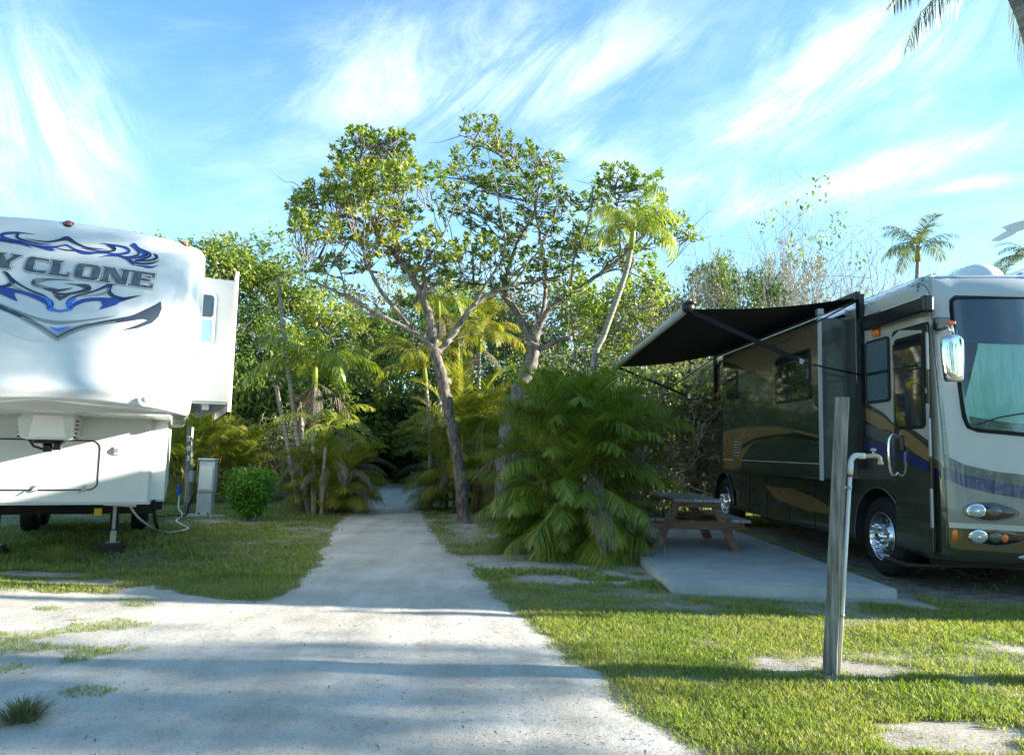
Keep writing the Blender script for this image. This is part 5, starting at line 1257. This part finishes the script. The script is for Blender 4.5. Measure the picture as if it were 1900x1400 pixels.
def palm_px(pts, Z, *a, **k):
    w = wpath(pts, Z); g = w[0].copy(); g.z = -.05; w[0] = g; return palm(w, *a, **k)
palm_px([(583,945),(583,850),(582,780),(584,715)], 16.2, .055, 13, 1.75, .5, 'slender palm with long dark arching fronds rising from the low golden clump', L_areca, 41, droop=1.7, up=.25, spread=.9, dead=3)
palm_px([(597,945),(600,880),(605,815)], 15.9, .035, 9, 1.15, .34, 'short bright palm leaning out of the low golden clump towards the path', L_yel, 42, droop=1.5, up=.3)
palm_px([(558,930),(535,830),(512,715)], 16.5, .05, 0 or 3, .5, .2, 'pale leaning palm stem, nearly leafless, left of the slender palm', L_dry, 43, shaft=False)
palm_px([(574,930),(545,760),(530,650),(517,520)], 16.4, .05, 2, .35, .15, 'tall bare palm stem leaning left above the low golden clump', L_dry, 44, shaft=False)
palm_px([(566,930),(560,800),(556,745)], 16.7, .045, 4, .5, .2, 'short bare palm stem between the two leaning stems', L_dry, 45, shaft=False)
palm_px([(1085,905),(1100,690),(1121,620),(1150,540),(1165,492),(1171,458)], 13.8, .052, 11, 1.35, .45, 'curved leaning palm with yellow green fronds above the big palm clump', L_yel, 46, droop=1.9, up=.1, spread=1.15, hang=.5, wid=.032)
palm_px([(818,920),(816,760),(815,650),(814,585)], 19.5, .05, 12, 1.7, .5, 'thin palm with a drooping crown between the two spreading trees', L_areca, 47, droop=1.6, dead=3)
palm_px([(890,920),(888,760),(890,650)], 19.0, .045, 11, 1.5, .45, 'thin straight palm just right of the leaning tree fork, behind it', L_arecay, 48, droop=1.5, dead=2)
palm_px([(800,920),(797,800),(790,705)], 18.2, .045, 11, 1.5, .45, 'thin palm with golden fronds close left behind the leaning tree trunk', L_arecay, 49, droop=1.5)
palm_px([(850,920),(852,800),(850,640)], 20.5, .045, 9, 1.4, .4, 'thin far palm behind the leaning tree, its stem pale and straight', L_arecay, 50, droop=1.5)
palm_px([(1700,900),(1699,700),(1700,560),(1703,482)], 23.5, .075, 13, 1.5, .5, 'coconut palm with a ragged crown standing tall behind the motorhome roof', L_coco, 51, droop=1.45, up=.1, spread=1.25, hang=.35, name='coconut_palm')
palm_px([(1856,900),(1856,700),(1856,535)], 26, .085, 11, 1.15, .4, 'low palm crown showing just above the white roof dome', L_coco, 52, droop=1.3, up=.2, spread=1.2, name='coconut_palm')
palm_px([(1758,900),(1757,700),(1757,545)], 28, .085, 11, .95, .35, 'small palm crown peeping over the roof left of the white dome', L_coco, 53, droop=1.2, up=.2, spread=1.2, name='coconut_palm')
palm_px([(1925,900),(1920,700),(1915,500)], 22, .085, 11, 1.4, .4, 'palm crown at the right edge of the photo, behind the roof antenna', L_coco, 54, droop=1.5, up=.2, spread=1.2, name='coconut_palm')
# near coconut palm, top right corner
nearp = [Vector((4.15, 4.3, -.1)), Vector((4.1, 4.75, 1.5)), P(1950, 300, 5.3), P(1912, 95, 5.6), P(1878, -40, 5.8), P(1835, -150, 6.0)]
nearp = [Vector((5.3, 5.3, -.1)), Vector((5.1, 5.4, 1.5)), P(1975, 350, 5.7), P(1925, 90, 5.8), P(1893, 0, 5.9), P(1866, -45, 6.0)]
npalm = palm(nearp, .085, 0 or 1, .1, .05, 'near coconut palm leaning in at the top right corner, two ragged fronds hanging down', L_coco, 55, name='coconut_palm', shaft=False)
rs = np.random.RandomState(56); topn = np.array(P(1864, -50, 6.0))-np.array([nearp[0].x, nearp[0].y, 0])
frs = []
for az, a0, dr, ln in ((math.pi*1.0, 1.7, 1.2, 1.15), (-.3, 2.8, .25, 1.0), (math.pi*.93, .9, 1.1, 1.5), (-.5, 1.0, 1.3, 1.5), (math.pi*.55, .5, 1.5, 1.7), (1.2, .3, 1.4, 1.8), (2.3, .4, 1.5, 1.8), (-1.3, .7, 1.5, 1.6), (.4, .5, 1.6, 1.7), (3.6, .6, 1.6, 1.5)):
    frs.append(frond(topn, az, ln, a0, dr, .42, 60, .1, .9, rs, .016))
for ch in list(npalm.children):
    if ch.name.startswith('fronds'): bpy.data.objects.remove(ch)
V, Q = join(frs); np_mesh('fronds', V, Q, L_coco, npalm)
# ------------------------------------------------------------------ shrub by the pedestal
def shrub(loc, r, h, n, lm, label, seed, lsize=.07, name='shrub', group=None, sz=.5):
    rs = np.random.RandomState(seed); root = empty(name, loc, 0, label, 'shrub', group); m_ = MB(); ps = []
    for i in range(26):
        az = rs.rand()*6.28; t = rs.rand()**.7*.7; hh = h*(.65+.4*rs.rand()); e = np.array([math.cos(az)*r*t*1.3, math.sin(az)*r*t*1.3, hh*(1-.25*t)])
        pts = catmull([(0, 0, -.03), (e[0]*.5, e[1]*.5, e[2]*.45), tuple(e)], 5); m_.tube(pts, np.linspace(.012, .004, 11), 5, cap=False); ps += pts[3:]
    m_.build('stems', B_grey, root, recalc=False); ps = np.array(ps); q = ps[rs.randint(len(ps), size=n)]+rs.normal(size=(n, 3))*np.array([r*.17, r*.17, h*.06])
    q[:, 2] = np.maximum(q[:, 2], .05); L_ = lsize*(.6+.8*rs.rand(n)); V, Q = leaves(q, rs.normal(size=(n, 3))+np.array([0, 0, .8]), rs.normal(size=(n, 3)), L_, L_*.42); np_mesh('leaves', V, Q, lm, root); return root
c = G(452, 968); shrub((c.x, c.y+.3, 0), .52, .98, 5200, L_bright, 'bright green leafy shrub on the lawn right of the power pedestal', 61)
# ------------------------------------------------------------------ background woods
gB = 'trees at the back of the campground'
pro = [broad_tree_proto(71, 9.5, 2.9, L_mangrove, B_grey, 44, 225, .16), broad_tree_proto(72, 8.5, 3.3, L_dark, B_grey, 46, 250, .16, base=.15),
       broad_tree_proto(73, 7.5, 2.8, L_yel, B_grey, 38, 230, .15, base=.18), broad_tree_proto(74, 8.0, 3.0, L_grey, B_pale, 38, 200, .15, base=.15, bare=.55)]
bar = [bare_tree_proto(81, 6.5, .36, B_pale, 16, .0, tw=.015, curl=.2), bare_tree_proto(82, 6.5, .4, B_pale, 15, .05, L_mangrove, tw=.015, curl=.2), bare_tree_proto(83, 3.4, 1.1, B_pale, 16, .25, L_grey, curl=.5)]
first = {id(p): True for p in pro+bar}
looks = {0: 'mid green tree', 1: 'dense dark green tree', 2: 'yellow green sunlit tree', 3: 'sparse grey green tree with pale twigs'}
def put(kind, px, ytop, Yd, label, hs=None, bare=False, rzv=None):
    p = (bar if bare else pro)[kind]; hh = {False: (9.5, 8.5, 7.5, 8.0), True: (6.5, 6.5, 3.4)}[bare][kind]
    top = P(px, ytop, Yd); sc = top.z/hh*(1.0 if not bare else 1.0); f = first[id(p)]; first[id(p)] = False
    w = max(.75, min(1.35, sc*1.0))*(.6 if px in (1388, 1455, 1330) else 1); o = place(p, top.x, Yd, rnd.uniform(0, 6.28) if rzv is None else rzv, w, label, 'tree', gB, f, sc); return o
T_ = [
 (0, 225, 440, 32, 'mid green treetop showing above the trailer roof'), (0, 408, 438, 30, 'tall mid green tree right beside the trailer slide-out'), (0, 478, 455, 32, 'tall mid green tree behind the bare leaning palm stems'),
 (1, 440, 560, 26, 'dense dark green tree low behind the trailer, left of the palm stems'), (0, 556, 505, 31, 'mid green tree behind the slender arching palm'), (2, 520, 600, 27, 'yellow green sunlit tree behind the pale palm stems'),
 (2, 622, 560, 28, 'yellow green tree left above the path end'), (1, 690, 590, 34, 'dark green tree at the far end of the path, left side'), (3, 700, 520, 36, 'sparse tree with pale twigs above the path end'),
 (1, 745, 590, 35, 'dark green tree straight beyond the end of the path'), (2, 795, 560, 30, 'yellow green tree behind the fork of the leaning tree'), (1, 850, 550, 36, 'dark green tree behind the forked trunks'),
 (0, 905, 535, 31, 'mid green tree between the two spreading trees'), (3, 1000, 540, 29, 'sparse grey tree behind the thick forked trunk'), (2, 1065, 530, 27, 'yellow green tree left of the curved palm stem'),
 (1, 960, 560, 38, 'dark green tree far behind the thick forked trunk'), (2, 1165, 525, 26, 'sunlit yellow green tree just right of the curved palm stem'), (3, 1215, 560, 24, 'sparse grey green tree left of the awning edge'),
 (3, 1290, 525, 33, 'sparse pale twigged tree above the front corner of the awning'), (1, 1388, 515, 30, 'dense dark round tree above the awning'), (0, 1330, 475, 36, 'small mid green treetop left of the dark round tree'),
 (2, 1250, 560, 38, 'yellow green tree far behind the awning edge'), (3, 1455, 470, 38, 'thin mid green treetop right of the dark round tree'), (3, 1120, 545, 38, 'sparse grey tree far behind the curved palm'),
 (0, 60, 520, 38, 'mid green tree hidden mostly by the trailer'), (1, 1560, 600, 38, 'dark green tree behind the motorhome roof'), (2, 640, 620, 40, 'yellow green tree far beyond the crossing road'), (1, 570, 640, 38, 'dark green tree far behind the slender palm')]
for k, px, yt, Yd, lb in T_: put(k, px, yt, Yd, lb)
for i, (k, px, yt, Yd, lb) in enumerate([(0, 1480, 455, 30, 'leafless tree with thin upright twigs, first right of the dark round tree'), (1, 1540, 425, 32, 'leafless tree with thin twigs and few leaves above the motorhome slide-out'), (0, 1600, 445, 31, 'leafless twiggy tree left of the coconut palm'), (1, 1640, 465, 33, 'leafless tree close beside the coconut palm stem'),
   (0, 1410, 470, 34, 'leafless pale tree just behind the dark round tree'), (0, 1340, 490, 37, 'leafless pale tree above the middle of the awning'), (2, 1150, 660, 19, 'tangle of bare pale branches behind the big palm clump'), (2, 1225, 640, 20, 'tangle of bare pale branches under the awning edge'), (2, 1290, 650, 22, 'tangle of bare pale branches behind the rear of the motorhome'),
   (2, 560, 760, 21, 'low tangle of pale branches behind the low golden clump')]): put(k, px, yt, Yd, lb, bare=True)
# low bushes that close the wood near the ground
bp1 = shrub((0, 0, 0), 1.7, 2.6, 15000, L_dark, 'x', 91, .15); bp2 = shrub((0, 0, 0), 1.7, 2.3, 13000, L_mangrove, 'x', 92, .13)
fb = {id(bp1): True, id(bp2): True}
bl = [(330,27),(400,29),(470,31),(530,33),(590,33),(645,32.5),(700,32),(745,31.8),(790,31.5),(840,28),(900,27),(960,26),(1020,24),(1085,22),(1150,21.5),(1210,22),(1260,24),(1310,27),(1000,33),(1100,30),(560,27),(450,25),(620,37),(720,37),(820,37),(380,36),(480,38),(1200,31),(1300,33)]
names_b = ['behind the golden palms', 'beyond the crossing road', 'behind the low palm clump', 'at the end of the path', 'behind the leaning tree', 'behind the big palm clump', 'behind the rear of the motorhome']
for i, (px, Yd) in enumerate(bl):
    b_ = bp1 if i % 3 else bp2; q = G(px, 860 if False else 900); x = (px-950)/F*Yd; s_ = rnd.uniform(.9, 1.5)
    where = names_b[0 if px < 480 else 2 if px < 600 else 1 if px < 680 else 3 if px < 780 else 4 if px < 930 else 5 if px < 1180 else 6]
    o = b_ if fb[id(b_)] else copy_tree(b_); fb[id(b_)] = False
    o.location = (x, Yd, 0); o.rotation_euler = (0, 0, rnd.uniform(0, 6)); o.scale = (s_, s_, s_*rnd.uniform(.9, 1.4)); tag(o, ('dark leafy bush ' if b_ is bp1 else 'mid green leafy bush ')+where, 'bush', 'bushes at the foot of the woods')
# trees outside the frame that throw the shade and close the surroundings
gS = 'trees beside the campground road'
def side(k, x, y, sc, hsc, lb): 
    o = place(pro[k], x, y, rnd.uniform(0, 6), sc, lb, 'tree', gS, False, hsc); return o
for i, (x, y, z) in enumerate(SIDEP):
    palm([Vector((x, y, -.1)), Vector((x+.1, y-.05, z*.5)), Vector((x+.3*math.sin(i*2), y+.1, z))], .11, 20, 2.2, .6, ['first', 'second', 'third', 'fourth', 'fifth', 'sixth'][i]+' coconut palm to the right of the lawn, counted from the road', L_coco, 160+i, name='coconut_palm', group='palms right of the lawn', shaft=False, droop=1.5, up=.3, spread=1.5, wid=.07)
big = broad_tree_proto(75, 11.6, 3.4, L_dark, B_grey, 56, 420, .2, base=.545); big.location = (22, 3.4, 0); big.scale = (.55, 1, 1); tag(big, 'tall dark tree with a high crown beyond the lawn, outside the photo on the right', 'tree')
big2 = copy_tree(big); big2.location = (24, -3.2, 0); big2.rotation_euler = (0, 0, 2); big2['label'] = 'tall high crowned tree across the road, outside the photo on the right'
for i, (k, x, y) in enumerate([(0, -14, -8), (1, -9, -14), (2, -3, -17), (0, 4, -16), (1, 10, -13), (2, 18, -12), (1, -17, 0), (0, -18, 8), (3, -16, 14), (1, -21, 17)]):
    side(k, x, y, 1.1, 1.0, ['mid green', 'dark green', 'yellow green', 'sparse grey'][k]+' tree across the campground road')
# crown that throws the soft shade on the trailer front
palm([Vector((14.0, 7.9, -.1)), Vector((13.9, 7.9, 4)), Vector((14.0, 7.95, SHZ))], .10, 20, 1.7, .55, 'coconut palm beyond the neighbouring motorhome, outside the photo on the right', L_coco, 57, name='coconut_palm', shaft=False, droop=1.3, up=.3, spread=1.5, wid=.06)
# keep the part tree at most thing > part > sub-part
def depth(o): return 0 if not o.parent else 1+depth(o.parent)
for o in list(bpy.data.objects):
    while depth(o) > 2: o.parent = o.parent.parent
# neighbouring motorhome further right
nm = copy_tree(mh); nm.location = (9.3, 7.9, 0); nm.rotation_euler = (0, 0, 0); nm['label'] = 'second dark green motorhome parked further to the right, outside the photo'
# litter on the gravel
rs = np.random.RandomState(77); n = 900; Yv = 3.3*(14/3.3)**rs.rand(n); Xv = (rs.rand(n)*2-1)*.75*Yv; r, g, p = masks(Xv, Yv); k = (r > .05)|(g < .3); k &= ~((Xv > 1.7) & (Yv > 8)); Xv, Yv = Xv[k], Yv[k]; m = len(Xv)
pos = np.stack([Xv, Yv, surf_z(Xv, Yv)+.003], 1); th = rs.rand(m)*6.28; L_ = .012+.035*rs.rand(m)**3
V, Q = leaves(pos, np.stack([np.cos(th), np.sin(th), rs.rand(m)*.35], 1), np.stack([rs.normal(size=m)*.3, rs.normal(size=m)*.3, np.ones(m)], 1), L_, L_*.28)
lo = np_mesh('leaf_litter', V, Q, L_dry); tag(lo, 'small dry leaves and twigs scattered over the pale gravel', 'litter', kind='stuff')
# coarse tufts in the gravel
def tuft(px, py, r, h, n, label, seed, m_=None):
    rs = np.random.RandomState(seed); c = G(px, py); th = rs.rand(n)*6.28; rr = r*np.sqrt(rs.rand(n)); a = np.clip(rr/r*1.0+rs.normal(size=n)*.2, .05, 1.4)
    pos = np.stack([rr*.5*np.cos(th), rr*.5*np.sin(th), np.zeros(n)], 1); d = np.stack([np.cos(th)*np.sin(a), np.sin(th)*np.sin(a), np.cos(a)], 1); L_ = h*(.5+.6*rs.rand(n))
    V, Q = leaves(pos, d, np.stack([-np.cos(th), -np.sin(th), np.full(n, 1.5)], 1), L_, np.full(n, .006), .12)
    o = np_mesh('grass_tuft', V, Q, m_ or L_grass); o.location = (c.x, c.y, 0); tag(o, label, 'grass tuft'); return o
tuft(42, 1338, .15, .13, 420, 'coarse green grass tuft alone in the gravel at the bottom left corner', 1, L_grey)
tuft(105, 1042, .35, .2, 420, 'tall grass tuft at the edge of the shade under the white trailer', 2)
# ------------------------------------------------------------------ light, sky
SE, SA = R(15.5), R(2.5)     # elevation; azimuth measured from +x towards +y
sd = Vector((math.cos(SE)*math.cos(SA), math.cos(SE)*math.sin(SA), math.sin(SE)))
sl_ = bpy.data.lights.new('sun', 'SUN'); sl_.energy = 5.0; sl_.angle = R(.53); sl_.color = (1, .93, .80); so2 = bpy.data.objects.new('sun', sl_); C.objects.link(so2)
so2.rotation_euler = sd.to_track_quat('Z', 'Y').to_euler()
w = bpy.data.worlds.new('World'); scene.world = w; w.use_nodes = True; nt = w.node_tree; N = nt.nodes; L = nt.links; bg = N['Background']
sk = N.new('ShaderNodeTexSky'); sk.sky_type = 'NISHITA'; sk.sun_disc = False; sk.sun_elevation = SE; sk.sun_rotation = math.pi/2-SA; sk.air_density = 1.0; sk.dust_density = .3; sk.ozone_density = 1.6
tc = N.new('ShaderNodeTexCoord'); sep = N.new('ShaderNodeSeparateXYZ'); L.new(tc.outputs['Generated'], sep.inputs[0])
def M_(op, a, b=None, c=None, cl=False):
    n = N.new('ShaderNodeMath'); n.operation = op; n.use_clamp = cl
    for i, v in enumerate((a, b, c)):
        if v is None: continue
        if isinstance(v, (int, float)): n.inputs[i].default_value = v
        else: L.new(v, n.inputs[i])
    return n.outputs[0]
azn = M_('ARCTAN2', sep.outputs['X'], sep.outputs['Y']); eln = M_('ARCSINE', sep.outputs['Z'])
cmb = N.new('ShaderNodeCombineXYZ'); L.new(azn, cmb.inputs[0]); L.new(eln, cmb.inputs[1])
def az_el(px, py): d = ray(px, py); return math.atan2(d.x, d.y), math.asin(d.z)
def fibre(rot, sc, loc, dist, lo_, hi_, det=9):
    mp = N.new('ShaderNodeMapping'); mp.inputs['Rotation'].default_value = (0, 0, rot); mp.inputs['Location'].default_value = loc; L.new(cmb.outputs[0], mp.inputs['Vector'])
    m2 = N.new('ShaderNodeMapping'); m2.inputs['Scale'].default_value = sc; L.new(mp.outputs[0], m2.inputs['Vector'])
    n = N.new('ShaderNodeTexNoise'); n.inputs['Scale'].default_value = 1; n.inputs['Detail'].default_value = det; n.inputs['Roughness'].default_value = .66; n.inputs['Distortion'].default_value = dist
    L.new(m2.outputs[0], n.inputs['Vector']); r = N.new('ShaderNodeMapRange'); r.interpolation_type = 'SMOOTHSTEP'; L.new(n.outputs['Fac'], r.inputs['Value']); r.inputs['From Min'].default_value = lo_; r.inputs['From Max'].default_value = hi_; return r.outputs[0]
def streak(p0, p1, wpx, amp):
    a = az_el(*p0); b = az_el(*p1); dx, dy = b[0]-a[0], b[1]-a[1]; l = math.hypot(dx, dy)/2; th = math.atan2(dy, dx)
    x = M_('SUBTRACT', azn, (a[0]+b[0])/2); y = M_('SUBTRACT', eln, (a[1]+b[1])/2)
    u = M_('ADD', M_('MULTIPLY', x, math.cos(th)/l), M_('MULTIPLY', y, math.sin(th)/l)); v = M_('ADD', M_('MULTIPLY', x, -math.sin(th)/(wpx/F)), M_('MULTIPLY', y, math.cos(th)/(wpx/F)))
    v = M_('ADD', v, M_('MULTIPLY', M_('SUBTRACT', warp, .5), 2.6))
    r2 = M_('ADD', M_('MULTIPLY', u, u), M_('MULTIPLY', v, v)); return M_('MULTIPLY', M_('POWER', 2.718, M_('MULTIPLY', r2, -1.1)), amp)
warp = fibre(.3, (3.5, 5, 1), (4, 2, 0), .2, 0, 1, 4)
fA = fibre(-.62, (2.8, 9.5, 1), (0, 0, 0), .8, .34, .72); fB = fibre(1.0, (2.8, 10, 1), (5, 1, 0), 1.0, .34, .72); fC = fibre(-.25, (1.8, 5, 1), (2, 7, 0), .3, .46, .78)
mA = None
for s_ in STREAKS: q = streak(*s_); mA = q if mA is None else M_('ADD', mA, q)
mB = streak((30, 60), (250, 370), 75, .85)
mB = M_('ADD', mB, streak((-100, 130), (150, 330), 80, .4))
cl_ = M_('MULTIPLY', mA, M_('ADD', M_('MULTIPLY', fA, .6), .06)); cl2 = M_('MULTIPLY', mB, M_('ADD', M_('MULTIPLY', fB, .66), .06))
far_ = M_('MULTIPLY', fC, .2)
ad_ = M_('ADD', M_('ADD', cl_, cl2), far_, None, True)
hz = M_('MULTIPLY', M_('POWER', 2.718, M_('MULTIPLY', M_('MAXIMUM', eln, 0), -6.5)), .30)
ad_ = M_('ADD', ad_, hz, None, True)
class _o: pass
ad = _o(); ad.outputs = [M_('MULTIPLY', ad_, .96)]
tint = N.new('ShaderNodeMixRGB'); tint.blend_type = 'MULTIPLY'; tint.inputs[0].default_value = 1; L.new(sk.outputs[0], tint.inputs[1]); tint.inputs[2].default_value = SKYTINT
mx = N.new('ShaderNodeMixRGB'); L.new(ad.outputs[0], mx.inputs[0]); L.new(tint.outputs[0], mx.inputs[1]); mx.inputs[2].default_value = CLOUDCOL
L.new(mx.outputs[0], bg.inputs['Color']); bg.inputs['Strength'].default_value = SKYS
scene.view_settings.view_transform = 'Standard'; scene.view_settings.look = 'None'; scene.view_settings.exposure = EXPO; scene.view_settings.gamma = 1
scene.render.engine = 'CYCLES'; scene.cycles.max_bounces = 8; scene.cycles.transparent_max_bounces = 12
